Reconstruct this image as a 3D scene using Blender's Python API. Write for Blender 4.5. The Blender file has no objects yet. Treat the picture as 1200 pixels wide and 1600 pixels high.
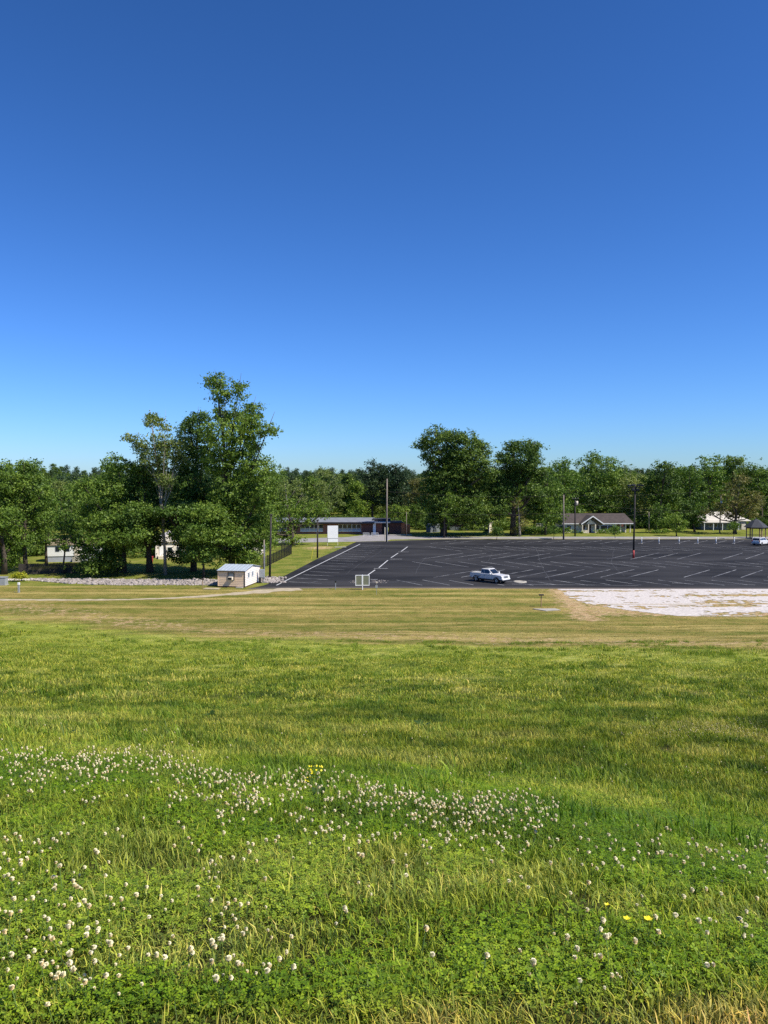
import bpy, math, random
import numpy as np
from math import radians, sin, cos, tan, atan, pi, sqrt
from mathutils import Vector, Matrix

# ------------------------------------------------------------------ camera, sky, sun
SC = bpy.context.scene
COL = SC.collection
CAM_Z, PITCH, F = 14.5, radians(2.3), 1600 * 28 / 36
cd = bpy.data.cameras.new('camera'); cam = bpy.data.objects.new('camera', cd); COL.objects.link(cam)
cd.sensor_fit = 'VERTICAL'; cd.sensor_height = 36; cd.sensor_width = 27; cd.lens = 28
cd.clip_start = 0.05; cd.clip_end = 9000
cam.location = (0, 0, CAM_Z); cam.rotation_euler = (pi / 2 - PITCH, 0, 0)
SC.camera = cam
SKY_CURVE = ((0.60, 1.37), (0.862, 1.25), (1.50, 1.36))     # gain, power for red, green, blue
SUN_EL, SUN_AZ = radians(52), radians(117)     # azimuth clockwise from the view direction
w = bpy.data.worlds.new('World'); SC.world = w; w.use_nodes = True
nt = w.node_tree; nt.nodes.clear()
sky = nt.nodes.new('ShaderNodeTexSky'); sky.sky_type = 'NISHITA'; sky.sun_disc = False
sky.sun_elevation = SUN_EL; sky.sun_rotation = SUN_AZ
sky.air_density = 1.0; sky.dust_density = 0.25; sky.ozone_density = 3.0; sky.altitude = 200
# grade the sky towards the deep clear blue of the photograph: one curve per channel, all round the dome
sx = nt.nodes.new('ShaderNodeSeparateColor'); cx = nt.nodes.new('ShaderNodeCombineColor')
nt.links.new(sky.outputs[0], sx.inputs[0])
SKY_K = 0.10
for i_, (g_, p_) in enumerate(SKY_CURVE):
    m0 = nt.nodes.new('ShaderNodeMath'); m0.operation = 'MULTIPLY'; m0.inputs[1].default_value = SKY_K
    m1 = nt.nodes.new('ShaderNodeMath'); m1.operation = 'POWER'; m1.inputs[1].default_value = p_
    m2 = nt.nodes.new('ShaderNodeMath'); m2.operation = 'MULTIPLY'; m2.inputs[1].default_value = g_ / SKY_K
    nt.links.new(sx.outputs[i_], m0.inputs[0]); nt.links.new(m0.outputs[0], m1.inputs[0]); nt.links.new(m1.outputs[0], m2.inputs[0]); nt.links.new(m2.outputs[0], cx.inputs[i_])
bg = nt.nodes.new('ShaderNodeBackground'); bg.inputs[1].default_value = SKY_K
ow = nt.nodes.new('ShaderNodeOutputWorld')
nt.links.new(cx.outputs[0], bg.inputs[0]); nt.links.new(bg.outputs[0], ow.inputs[0])
sl = bpy.data.lights.new('sun', 'SUN'); so = bpy.data.objects.new('sun', sl); COL.objects.link(so)
sl.energy = 5.0; sl.angle = radians(0.5); sl.color = (1.0, 0.94, 0.82)
sdir = Vector((cos(SUN_EL) * sin(SUN_AZ), cos(SUN_EL) * cos(SUN_AZ), sin(SUN_EL)))
so.rotation_euler = sdir.to_track_quat('Z', 'Y').to_euler(); so.location = (60, -20, 80)
SC.view_settings.view_transform = 'Standard'; SC.view_settings.look = 'None'
SC.view_settings.exposure = 0.35; SC.view_settings.gamma = 1.0
SC.view_settings.use_curve_mapping = False
SC.render.engine = 'CYCLES'
SC.cycles.max_bounces = 6; SC.cycles.diffuse_bounces = 2; SC.cycles.transmission_bounces = 3
SC.cycles.transparent_max_bounces = 6; SC.cycles.use_denoising = False

# ------------------------------------------------------------------ helpers
def ray(px, py):
    dx = (px - 600) / F; dz = -(py - 800) / F
    return dx, cos(PITCH) + dz * sin(PITCH), dz * cos(PITCH) - sin(PITCH)
def gp(px, py, z=0.0):                     # where a sight line meets the level z
    a, b, c = ray(px, py); t = (z - CAM_Z) / c
    return Vector((a * t, b * t, z))
def ap(px, py, D):                         # where it reaches the distance D
    a, b, c = ray(px, py); t = D / b
    return Vector((a * t, D, CAM_Z + c * t))

def vnoise(x, y, seed=0):
    x = np.asarray(x, dtype=np.float64); y = np.asarray(y, dtype=np.float64)
    xi = np.floor(x).astype(np.int64); yi = np.floor(y).astype(np.int64)
    fx = x - xi; fy = y - yi; fx = fx * fx * (3 - 2 * fx); fy = fy * fy * (3 - 2 * fy)
    def h(a, b):
        n = (a * 374761393 + b * 668265263 + seed * 1442695041) & 0x7fffffff
        n = ((n ^ (n >> 13)) * 1274126177) & 0x7fffffff
        n = n ^ (n >> 16)
        return (n & 0xffff) / 65535.0
    return (h(xi, yi) * (1 - fx) + h(xi + 1, yi) * fx) * (1 - fy) + (h(xi, yi + 1) * (1 - fx) + h(xi + 1, yi + 1) * fx) * fy
def fnoise(x, y, seed=0, o=3):
    r = 0; a = 1; s = 0
    for k in range(o):
        r = r + a * vnoise(x * 2 ** k, y * 2 ** k, seed + k * 7); s += a; a *= 0.5
    return r / s
def sstep(a, b, x):
    t = np.clip((x - a) / (b - a), 0, 1); return t * t * (3 - 2 * t)

PD = np.array([-40, -6, 0, 2.3, 3.4, 5.5, 9, 14, 22, 38, 52, 64, 78, 90, 104, 5000.])
PZ = np.array([0.5, -0.6, -1.3, -1.6, -1.81, -2.26, -3.29, -4.55, -6.28, -9.25, -11.38, -12.9, -14.17, -14.46, -14.5, -14.5])
def ground_z(x, y):
    x = np.asarray(x, dtype=np.float64); y = np.asarray(y, dtype=np.float64)
    u = np.clip(x / np.maximum(y, 3.0), -0.6, 0.6)
    dc = 5.4 - 2.7 * u
    wgt = 1 - sstep(8, 22, y)
    yy = y * (1 + (5.4 / dc - 1) * wgt)
    # smooth the profile by averaging shifted samples
    z = 0
    for d, k in ((-1, .25), (0, .5), (1, .25)):
        z = z + k * np.interp(yy + d * np.clip(0.09 * y, .25, 5), PD, PZ)
    z = z + 0.35 * u * wgt
    lump = (1 - sstep(70, 88, y))
    z = z + lump * ((fnoise(x * .12, y * .12, 3) - .5) * np.clip(y * .02, .1, .5) + (fnoise(x * 1.1, y * 1.1, 5) - .5) * .10)
    z = z + CAM_Z
    z = np.where(y > 92, 0.0, z)
    far = sstep(250, 420, y) * (3.5 + 4 * vnoise(x / 160. + 3, y / 200., 9)) + sstep(430, 700, y) * (4.5 + 5.5 * sstep(-120, -260, x)) 
    far = far * (1 - sstep(900, 1500, y)) 
    return z + far
def gz(x, y): return float(ground_z(np.array([x]), np.array([y]))[0])

# ------------------------------------------------------------------ materials
def newmat(name):
    m = bpy.data.materials.new(name); m.use_nodes = True
    n = m.node_tree; n.nodes.clear()
    o = n.nodes.new('ShaderNodeOutputMaterial'); b = n.nodes.new('ShaderNodeBsdfPrincipled')
    n.links.new(b.outputs[0], o.inputs[0])
    return m, n, b, o
def ramp(n, fac, stops):
    r = n.nodes.new('ShaderNodeValToRGB'); e = r.color_ramp.elements
    while len(e) < len(stops): e.new(0.5)
    for k, (p, c) in enumerate(stops):
        e[k].position = p; e[k].color = (*c, 1)
    n.links.new(fac, r.inputs[0]); return r.outputs[0]
def noise(n, scale, detail=3, vec=None, rough=0.55):
    t = n.nodes.new('ShaderNodeTexNoise'); t.inputs['Scale'].default_value = scale
    t.inputs['Detail'].default_value = detail; t.inputs['Roughness'].default_value = rough
    if vec: n.links.new(vec, t.inputs['Vector'])
    return t.outputs['Fac']
def mapping(n, scale, src='Object'):
    if src == 'Position':
        g = n.nodes.new('ShaderNodeNewGeometry'); s = g.outputs['Position']
    else:
        g = n.nodes.new('ShaderNodeTexCoord'); s = g.outputs[src]
    m = n.nodes.new('ShaderNodeMapping'); m.inputs['Scale'].default_value = scale
    n.links.new(s, m.inputs[0]); return m.outputs[0]
def mixc(n, fac, a, b, mode='MIX'):
    m = n.nodes.new('ShaderNodeMix'); m.data_type = 'RGBA'; m.blend_type = mode
    if isinstance(fac, (int, float)): m.inputs[0].default_value = fac
    else: n.links.new(fac, m.inputs[0])
    for k, v in ((6, a), (7, b)):
        if isinstance(v, tuple): m.inputs[k].default_value = (*v, 1)
        else: n.links.new(v, m.inputs[k])
    return m.outputs[2]
def attr(n, name, out='Fac', typ='GEOMETRY'):
    a = n.nodes.new('ShaderNodeAttribute'); a.attribute_name = name; a.attribute_type = typ
    return a.outputs[out]
def maprange(n, v, a, b, c=0., d=1.):
    m = n.nodes.new('ShaderNodeMapRange'); m.inputs[1].default_value = a; m.inputs[2].default_value = b
    m.inputs[3].default_value = c; m.inputs[4].default_value = d
    n.links.new(v, m.inputs[0]); return m.outputs[0]
def bump(n, b, h, strength=0.4, dist=0.02):
    bn = n.nodes.new('ShaderNodeBump'); bn.inputs['Strength'].default_value = strength; bn.inputs['Distance'].default_value = dist
    n.links.new(h, bn.inputs['Height']); n.links.new(bn.outputs[0], b.inputs['Normal'])
def plain(name, c, rough=0.6, var=0.15, scale=3.0, metal=0.0, bumpy=0.0, spec=0.5):
    m, n, b, o = newmat(name)
    v = mapping(n, (1, 1, 1), 'Position')
    f = noise(n, scale, 4, v)
    lo = tuple(x * (1 - var) for x in c); hi = tuple(min(1, x * (1 + var)) for x in c)
    n.links.new(ramp(n, f, [(0.3, lo), (0.7, hi)]), b.inputs['Base Color'])
    b.inputs['Roughness'].default_value = rough; b.inputs['Metallic'].default_value = metal
    b.inputs['Specular IOR Level'].default_value = spec
    if bumpy: bump(n, b, noise(n, scale * 6, 3, v), bumpy)
    return m

def grass_tones(n):
    """patchy turf colour from the place on the ground, shared by blades and soil"""
    p = mapping(n, (1, 1, 1), 'Position')
    a = noise(n, 0.42, 5, p, .6); c = noise(n, 1.5, 4, p); e = noise(n, 0.13, 4, p)
    base = ramp(n, a, [(0.42, (0.062, 0.115, 0.014)), (0.475, (0.175, 0.240, 0.024)), (0.525, (0.300, 0.345, 0.044)), (0.59, (0.480, 0.460, 0.145))])
    lush = ramp(n, c, [(0.42, (0.082, 0.142, 0.015)), (0.50, (0.215, 0.288, 0.030)), (0.58, (0.390, 0.395, 0.080))])
    g = mixc(n, maprange(n, e, .38, .62, .15, .8), base, lush)
    sp = n.nodes.new('ShaderNodeSeparateXYZ'); n.links.new(p, sp.inputs[0])
    g = mixc(n, maprange(n, sp.outputs[1], 30, 58, 0, .55), g, (0.320, 0.352, 0.065))
    g = mixc(n, maprange(n, sp.outputs[1], 6, 13, .50, 0), g, (0.165, 0.265, 0.024))
    dry = n.nodes.new('ShaderNodeMath'); dry.operation = 'MULTIPLY'
    n.links.new(maprange(n, sp.outputs[1], 2.1, 2.48, 1, 0), dry.inputs[0]); n.links.new(maprange(n, noise(n, 1.4, 3, p), .38, .58), dry.inputs[1])
    return mixc(n, dry.outputs[0], g, (0.48, 0.36, 0.14)), p
def mown_tones(n, p):
    s = n.nodes.new('ShaderNodeMapping'); s.inputs['Scale'].default_value = (0.035, 0.42, 1); s.inputs['Rotation'].default_value = (0, 0, 0.06)
    n.links.new(p, s.inputs[0])
    a = noise(n, 1.0, 5, s.outputs[0], 0.62)
    f = noise(n, 0.5, 4, p)
    c1 = ramp(n, a, [(0.41, (0.115, 0.130, 0.022)), (0.47, (0.205, 0.188, 0.042)), (0.53, (0.265, 0.192, 0.062)), (0.59, (0.440, 0.345, 0.120))])
    c2 = ramp(n, f, [(0.42, (0.145, 0.168, 0.028)), (0.58, (0.325, 0.262, 0.078))])
    return mixc(n, 0.38, c1, c2)

# ------------------------------------------------------------------ mesh building
class MB:
    def __init__(s): s.v = []; s.f = []
    def add(s, vs, fs):
        k = len(s.v); s.v += [tuple(p) for p in vs]; s.f += [tuple(i + k for i in f) for f in fs]; return s
    def box(s, c, d, rz=0.0, M=None):
        hx, hy, hz = d[0] / 2, d[1] / 2, d[2] / 2; vs = []
        for x, y, z in ((-1, -1, -1), (1, -1, -1), (1, 1, -1), (-1, 1, -1), (-1, -1, 1), (1, -1, 1), (1, 1, 1), (-1, 1, 1)):
            px, py = x * hx, y * hy
            p = Vector((c[0] + px * cos(rz) - py * sin(rz), c[1] + px * sin(rz) + py * cos(rz), c[2] + z * hz))
            vs.append(M @ p if M else p)
        return s.add(vs, [(0, 3, 2, 1), (4, 5, 6, 7), (0, 1, 5, 4), (1, 2, 6, 5), (2, 3, 7, 6), (3, 0, 4, 7)])
    def tube(s, pts, rad, n=8, cap=True):
        pts = [Vector(p) for p in pts]
        if not hasattr(rad, '__len__'): rad = [rad] * len(pts)
        k0 = len(s.v); ref = Vector((0.31, 0.77, 0.11)).normalized()
        for i, p in enumerate(pts):
            t = (pts[min(i + 1, len(pts) - 1)] - pts[max(i - 1, 0)]).normalized()
            a = t.cross(ref)
            if a.length < 1e-3: a = t.cross(Vector((1, 0, 0)))
            a.normalize(); b = t.cross(a)
            for j in range(n):
                q = 2 * pi * j / n
                s.v.append(tuple(p + (a * cos(q) + b * sin(q)) * rad[i]))
        for i in range(len(pts) - 1):
            for j in range(n):
                s.f.append((k0 + i * n + j, k0 + i * n + (j + 1) % n, k0 + (i + 1) * n + (j + 1) % n, k0 + (i + 1) * n + j))
        if cap:
            s.f.append(tuple(k0 + j for j in range(n))[::-1]); e = k0 + (len(pts) - 1) * n
            s.f.append(tuple(e + j for j in range(n)))
        return s
    def prism(s, poly, z0, z1):
        """poly = plan outline, raised from z0 to z1"""
        n = len(poly); vs = [(p[0], p[1], z0) for p in poly] + [(p[0], p[1], z1) for p in poly]
        return s.add(vs, [tuple(range(n))[::-1], tuple(range(n, 2 * n))] + [(i, (i + 1) % n, n + (i + 1) % n, n + i) for i in range(n)])
    def side(s, poly, y0, y1):
        """poly = (x, z) outline swept along y"""
        n = len(poly); vs = [(p[0], y0, p[1]) for p in poly] + [(p[0], y1, p[1]) for p in poly]
        return s.add(vs, [tuple(range(n)), tuple(range(n, 2 * n))[::-1]] + [(i, n + i, n + (i + 1) % n, (i + 1) % n) for i in range(n)])
    def build(s, name, mat, parent=None, smooth=False, bev=0.0, loc=None, rz=0.0):
        me = bpy.data.meshes.new(name); me.from_pydata(s.v, [], s.f); me.update()
        if mat: me.materials.append(mat)
        return link(name, me, parent, smooth, bev, loc, rz)
def link(name, me, parent=None, smooth=False, bev=0.0, loc=None, rz=0.0):
    if smooth: me.polygons.foreach_set('use_smooth', [True] * len(me.polygons))
    o = bpy.data.objects.new(name, me); COL.objects.link(o)
    if parent: o.parent = parent
    if loc is not None: o.location = loc
    o.rotation_euler.z = rz
    if bev:
        b = o.modifiers.new('bevel', 'BEVEL'); b.width = bev; b.segments = 2; b.limit_method = 'ANGLE'
    return o
def tag(o, label=None, cat=None, group=None, kind=None):
    if label: o['label'] = label
    if cat: o['category'] = cat
    if group: o['group'] = group
    if kind: o['kind'] = kind
    return o
def thing(name, label, cat, loc, rz=0.0, group=None):
    o = bpy.data.objects.new(name, None); COL.objects.link(o); o.location = loc; o.rotation_euler.z = rz
    o.empty_display_size = 0.2
    return tag(o, label, cat, group)
def npmesh(name, V, Fq, mat, attrs=None):
    """V (n,3), Fq (m,k) with constant k"""
    me = bpy.data.meshes.new(name); m, k = Fq.shape
    me.vertices.add(len(V)); me.vertices.foreach_set('co', np.ascontiguousarray(V, dtype=np.float32).ravel())
    me.loops.add(m * k); me.loops.foreach_set('vertex_index', Fq.astype(np.int32).ravel())
    me.polygons.add(m); me.polygons.foreach_set('loop_start', np.arange(0, m * k, k, dtype=np.int32))
    me.polygons.foreach_set('loop_total', np.full(m, k, dtype=np.int32))
    for an, (dom, arr) in (attrs or {}).items():
        a = me.attributes.new(an, 'FLOAT', dom); a.data.foreach_set('value', np.ascontiguousarray(arr, dtype=np.float32))
    me.update(calc_edges=True)
    if mat: me.materials.append(mat)
    return me
def copy_tree(o, loc=None, rz=None, parent=None):
    c = o.copy(); COL.objects.link(c)
    if parent: c.parent = parent
    if loc is not None: c.location = loc
    if rz is not None: c.rotation_euler.z = rz
    for ch in list(o.children): copy_tree(ch, parent=c)
    return c

# ------------------------------------------------------------------ material library
M = {}
# rough turf soil, mown field, dirt: one sheet, masks are where each ground cover grows
m, n, b, o = newmat('turf')
g, p = grass_tones(n); mw = mown_tones(n, p)
soil = mixc(n, 1.0, g, (0.17, 0.15, 0.2), 'MULTIPLY')  # near soil darkened so shade in the gaps between blades is in its colour
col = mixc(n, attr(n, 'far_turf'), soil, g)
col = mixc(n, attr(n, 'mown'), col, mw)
lawn = ramp(n, noise(n, 0.35, 4, p), [(0.35, (0.110, 0.150, 0.022)), (0.5, (0.175, 0.195, 0.032)), (0.65, (0.240, 0.220, 0.055))])
col = mixc(n, attr(n, 'lawn'), col, lawn)
dirt = ramp(n, noise(n, 0.9, 5, p), [(0.3, (0.38, 0.24, 0.12)), (0.7, (0.54, 0.40, 0.23))])
dm = n.nodes.new('ShaderNodeMath'); dm.operation = 'ADD'; n.links.new(attr(n, 'dirt'), dm.inputs[0])
n.links.new(maprange(n, noise(n, 1.6, 5, p), .3, .7, -.45, .45), dm.inputs[1])
col = mixc(n, maprange(n, dm.outputs[0], .35, .75), col, dirt)
spk = ramp(n, noise(n, 5.0, 4, p, .7), [(0.3, (0.72, 0.74, 0.70)), (0.5, (1, 1, 1)), (0.7, (1.25, 1.22, 1.15))])
col = mixc(n, 1.0, col, spk, 'MULTIPLY')
n.links.new(col, b.inputs['Base Color']); b.inputs['Roughness'].default_value = 1.0; b.inputs['Specular IOR Level'].default_value = 0.1
bump(n, b, noise(n, 2.2, 6, p, .75), 1.0, 0.22); M['turf'] = m

def blade_mat(name, mode):
    m = bpy.data.materials.new(name); m.use_nodes = True; n = m.node_tree; n.nodes.clear()
    o = n.nodes.new('ShaderNodeOutputMaterial')
    g, p = grass_tones(n)
    if mode == 'mown': g = mown_tones(n, p)
    t = attr(n, 'tip'); v = attr(n, 'tint')
    c = mixc(n, 1.0, g, ramp(n, t, [(0.0, (0.75, 0.82, 0.7)), (0.6, (1.20, 1.16, 1.05)), (1.0, (1.85, 1.65, 1.5))]), 'MULTIPLY')  # brighter towards the tips: highlights on the blades painted into the colour
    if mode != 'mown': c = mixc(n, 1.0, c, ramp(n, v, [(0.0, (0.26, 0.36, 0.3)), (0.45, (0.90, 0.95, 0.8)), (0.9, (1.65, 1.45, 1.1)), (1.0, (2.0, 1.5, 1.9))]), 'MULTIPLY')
    if mode == 'lush': c = mixc(n, 1.0, c, (0.60, 0.80, 0.48), 'MULTIPLY')
    if mode == 'clover': c = mixc(n, 1.0, c, (0.72, 0.86, 0.45), 'MULTIPLY')
    b = n.nodes.new('ShaderNodeBsdfPrincipled'); n.links.new(c, b.inputs['Base Color'])
    b.inputs['Roughness'].default_value = 0.5; b.inputs['Specular IOR Level'].default_value = 0.22
    tr = n.nodes.new('ShaderNodeBsdfTranslucent'); n.links.new(mixc(n, 1.0, c, (1.35, 1.35, 0.45), 'MULTIPLY'), tr.inputs[0])
    mx = n.nodes.new('ShaderNodeMixShader'); mx.inputs[0].default_value = 0.26
    n.links.new(b.outputs[0], mx.inputs[1]); n.links.new(tr.outputs[0], mx.inputs[2]); n.links.new(mx.outputs[0], o.inputs[0])
    return m
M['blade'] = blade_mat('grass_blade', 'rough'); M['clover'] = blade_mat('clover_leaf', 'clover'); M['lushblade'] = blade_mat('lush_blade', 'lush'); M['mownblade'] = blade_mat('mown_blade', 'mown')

def leaf_mat(name, lo, mid, hi, trans=0.3):
    m = bpy.data.materials.new(name); m.use_nodes = True; n = m.node_tree; n.nodes.clear()
    o = n.nodes.new('ShaderNodeOutputMaterial')
    c = ramp(n, attr(n, 'tint'), [(0.0, lo), (0.55, mid), (1.0, hi)])
    oi = n.nodes.new('ShaderNodeObjectInfo')
    c = mixc(n, 1.0, c, ramp(n, oi.outputs['Random'], [(0.0, (0.8, 0.86, 0.85)), (1.0, (1.22, 1.12, 1.0))]), 'MULTIPLY')
    b = n.nodes.new('ShaderNodeBsdfPrincipled'); n.links.new(c, b.inputs['Base Color'])
    b.inputs['Roughness'].default_value = 0.55; b.inputs['Specular IOR Level'].default_value = 0.3
    tr = n.nodes.new('ShaderNodeBsdfTranslucent'); n.links.new(mixc(n, 1.0, c, (1.2, 1.35, 0.5), 'MULTIPLY'), tr.inputs[0])
    mx = n.nodes.new('ShaderNodeMixShader'); mx.inputs[0].default_value = trans * .8
    n.links.new(b.outputs[0], mx.inputs[1]); n.links.new(tr.outputs[0], mx.inputs[2]); n.links.new(mx.outputs[0], o.inputs[0])
    return m
M['leaf'] = leaf_mat('broad_leaf', (0.050, 0.098, 0.013), (0.114, 0.196, 0.025), (0.225, 0.315, 0.048))
M['leaf_dark'] = leaf_mat('dark_leaf', (0.036, 0.075, 0.011), (0.082, 0.146, 0.020), (0.172, 0.248, 0.038), .28)
M['leaf_light'] = leaf_mat('light_leaf', (0.074, 0.140, 0.018), (0.140, 0.228, 0.030), (0.240, 0.320, 0.055), .35)
M['leaf_pale'] = leaf_mat('pale_leaf', (0.100, 0.145, 0.035), (0.180, 0.235, 0.060), (0.300, 0.340, 0.110), .35)
M['leaf_pine'] = leaf_mat('pine_needle', (0.020, 0.046, 0.018), (0.038, 0.074, 0.026), (0.066, 0.105, 0.036), .15)
M['leaf_rust'] = leaf_mat('rusty_leaf', (0.080, 0.110, 0.024), (0.140, 0.145, 0.038), (0.210, 0.180, 0.060), .3)
M['leaf_yellow'] = leaf_mat('yellow_leaf', (0.22, 0.26, 0.02), (0.38, 0.40, 0.03), (0.55, 0.52, 0.05), .3)
M['bark'] = plain('bark', (0.085, 0.065, 0.048), 0.9, .35, 4, bumpy=.5)
M['bark_pale'] = plain('pale_bark', (0.30, 0.26, 0.21), 0.9, .3, 3, bumpy=.4)
# asphalt
m, n, b, o = newmat('asphalt'); p = mapping(n, (1, 1, 1), 'Position')
sp = n.nodes.new('ShaderNodeMapping'); sp.inputs['Scale'].default_value = (.05, .14, 1); n.links.new(p, sp.inputs[0])
c = ramp(n, noise(n, 1.0, 5, sp.outputs[0], .6), [(0.36, (0.015, 0.015, 0.017)), (0.64, (0.040, 0.039, 0.041))])
c = mixc(n, 1.0, c, ramp(n, noise(n, 6, 4, p, .7), [(0.3, (.82, .82, .82)), (.7, (1.2, 1.2, 1.2))]), 'MULTIPLY')
c = mixc(n, attr(n, 'dust'), c, (0.24, 0.20, 0.17))
n.links.new(c, b.inputs['Base Color']); b.inputs['Roughness'].default_value = .95; b.inputs['Specular IOR Level'].default_value = .15
bump(n, b, noise(n, 30, 3, p), .4, .01); M['asphalt'] = m
# worn white paint on asphalt
m, n, b, o = newmat('worn_paint'); p = mapping(n, (1, 1, 1), 'Position')
c = ramp(n, noise(n, .35, 5, p, .6), [(0.36, (0.06, 0.06, 0.065)), (0.48, (0.21, 0.21, 0.22)), (0.62, (0.40, 0.40, 0.40))])
n.links.new(c, b.inputs['Base Color']); b.inputs['Roughness'].default_value = .7; M['paint'] = m
m, n, b, o = newmat('fresh_paint'); p = mapping(n, (1, 1, 1), 'Position')
c = ramp(n, noise(n, 1.5, 6, p, .75), [(0.34, (0.25, 0.25, 0.26)), (0.50, (0.62, 0.62, 0.62))])
n.links.new(c, b.inputs['Base Color']); b.inputs['Roughness'].default_value = .7; M['paint2'] = m
M['road'] = plain('road_concrete', (0.27, 0.25, 0.24), .9, .2, .5)
M['kerb'] = plain('kerb_concrete', (0.46, 0.40, 0.32), .9, .2, .8)
M['sand'] = plain('sandy_gravel', (0.40, 0.33, 0.22), .95, .25, 1.5, bumpy=.6)
M['white_gravel'] = plain('white_gravel', (0.53, 0.48, 0.44), .95, .28, 3.2, bumpy=.7)
M['stone'] = plain('riprap_stone', (0.30, 0.26, 0.235), .9, .6, 1.4, bumpy=.5)
M['crack'] = plain('crack_seal', (0.050, 0.050, 0.053), .9, .3, 2)
M['concrete'] = plain('concrete', (0.37, 0.34, 0.29), .9, .15, 2, bumpy=.3)
M['white'] = plain('white_paint', (0.80, 0.80, 0.79), .5, .04, 1)
M['white_old'] = plain('weathered_white', (0.66, 0.58, 0.46), .7, .15, 1.5)
M['siding'] = plain('beige_siding', (0.82, 0.60, 0.41), .6, .03, 2)
M['siding_pale'] = plain('cream_siding', (0.80, 0.72, 0.64), .6, .04, 2)
M['zinc'] = plain('galvanised_roof', (0.50, 0.56, 0.64), .45, .08, 1.2, metal=.3)
M['silver'] = plain('silver_roof', (0.21, 0.22, 0.24), .6, .2, .6)
M['shingle'] = plain('grey_brown_shingle', (0.060, 0.046, 0.041), .9, .25, 1.2, bumpy=.5)
M['shingle_dark'] = plain('charcoal_shingle', (0.040, 0.042, 0.050), .85, .2, 2, bumpy=.4)
M['white_roof'] = plain('cream_metal_roof', (0.58, 0.53, 0.46), .5, .08, .8)
M['tan_roof'] = plain('tan_roof', (0.20, 0.155, 0.10), .85, .15, 1)
M['wood_dark'] = plain('dark_weathered_wood', (0.045, 0.036, 0.030), .9, .3, 3)
M['wood'] = plain('treated_wood', (0.34, 0.22, 0.12), .8, .25, 3)
M['wood_grey'] = plain('grey_pole_wood', (0.22, 0.18, 0.145), .9, .25, 2)
M['pole_dark'] = plain('creosote_pole', (0.040, 0.033, 0.030), .85, .3, 2)
M['black'] = plain('black_metal', (0.015, 0.015, 0.017), .5, .2, 3)
M['red'] = plain('red_paint', (0.36, 0.03, 0.028), .6, .15, 2)
M['orange_brick'] = plain('orange_brick', (0.62, 0.21, 0.08), .85, .2, 2)
M['grey_metal'] = plain('grey_metal', (0.36, 0.38, 0.40), .5, .1, 2, metal=.2)
M['grey_dark'] = plain('grey_green_sheet', (0.17, 0.19, 0.20), .7, .15, 1)
M['screen'] = plain('olive_mesh_panel', (0.17, 0.18, 0.12), .7, .12, 2)
M['tan_box'] = plain('tan_cabinet', (0.72, 0.62, 0.46), .6, .06, 2)
M['grey_wall'] = plain('blue_grey_render', (0.36, 0.38, 0.43), .8, .1, 1)
M['yellow'] = plain('yellow_plastic', (0.62, 0.55, 0.05), .5, .1, 3)
M['dark_brick'] = plain('dark_brick', (0.16, 0.065, 0.045), .85, .25, 2)
M['petal'] = plain('clover_petal', (0.86, 0.78, 0.52), .7, .14, 60)
M['petal_old'] = plain('faded_clover_petal', (0.66, 0.50, 0.24), .8, .25, 60)
M['stem'] = plain('flower_stem', (0.10, 0.17, 0.035), .6, .2, 20)
M['butter'] = plain('yellow_petal', (0.85, 0.70, 0.02), .4, .08, 30)
M['tyre'] = plain('tyre_rubber', (0.018, 0.018, 0.018), .85, .2, 4)
M['rim'] = plain('alloy_rim', (0.42, 0.42, 0.42), .3, .1, 5, metal=.8)
M['lens'] = plain('lamp_lens', (0.75, 0.76, 0.78), .12, .03, 4)
M['lens_red'] = plain('tail_lens', (0.45, 0.02, 0.02), .2, .05, 4)
m, n, b, o = newmat('brick_wall'); v = mapping(n, (1, 1, 1), 'Object')
bt = n.nodes.new('ShaderNodeTexBrick'); bt.inputs['Color1'].default_value = (.26, .085, .055, 1); bt.inputs['Color2'].default_value = (.19, .06, .04, 1)
bt.inputs['Mortar'].default_value = (.3, .25, .22, 1); bt.inputs['Scale'].default_value = 4; bt.inputs['Mortar Size'].default_value = .012
sw = n.nodes.new('ShaderNodeSeparateXYZ'); cb = n.nodes.new('ShaderNodeCombineXYZ'); n.links.new(v, sw.inputs[0])
n.links.new(sw.outputs[0], cb.inputs[0]); n.links.new(sw.outputs[2], cb.inputs[1]); n.links.new(cb.outputs[0], bt.inputs['Vector'])
n.links.new(bt.outputs[0], b.inputs['Base Color']); b.inputs['Roughness'].default_value = .85; M['brick'] = m
def glass(name, c, rough=.08):
    m, n, b, o = newmat(name); b.inputs['Base Color'].default_value = (*c, 1); b.inputs['Roughness'].default_value = rough
    b.inputs['Specular IOR Level'].default_value = .8; return m
M['glass'] = glass('window_glass', (0.012, 0.018, 0.028)); M['glass_grey'] = glass('grey_glass', (0.20, 0.24, 0.28), .2)
m, n, b, o = newmat('pickup_paint'); b.inputs['Base Color'].default_value = (.62, .64, .67, 1); b.inputs['Roughness'].default_value = .35
b.inputs['Metallic'].default_value = .0; b.inputs['Coat Weight'].default_value = .8; b.inputs['Coat Roughness'].default_value = .06
f = noise(n, 2, 4, mapping(n, (1, 1, 1), 'Object')); n.links.new(ramp(n, f, [(.3, (.66, .64, .61)), (.7, (.72, .70, .67))]), b.inputs['Base Color']); M['truck'] = m
m, n, b, o = newmat('white_car_paint'); b.inputs['Base Color'].default_value = (.78, .78, .78, 1); b.inputs['Roughness'].default_value = .3
b.inputs['Coat Weight'].default_value = .8; b.inputs['Coat Roughness'].default_value = .06; M['suv'] = m

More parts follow.
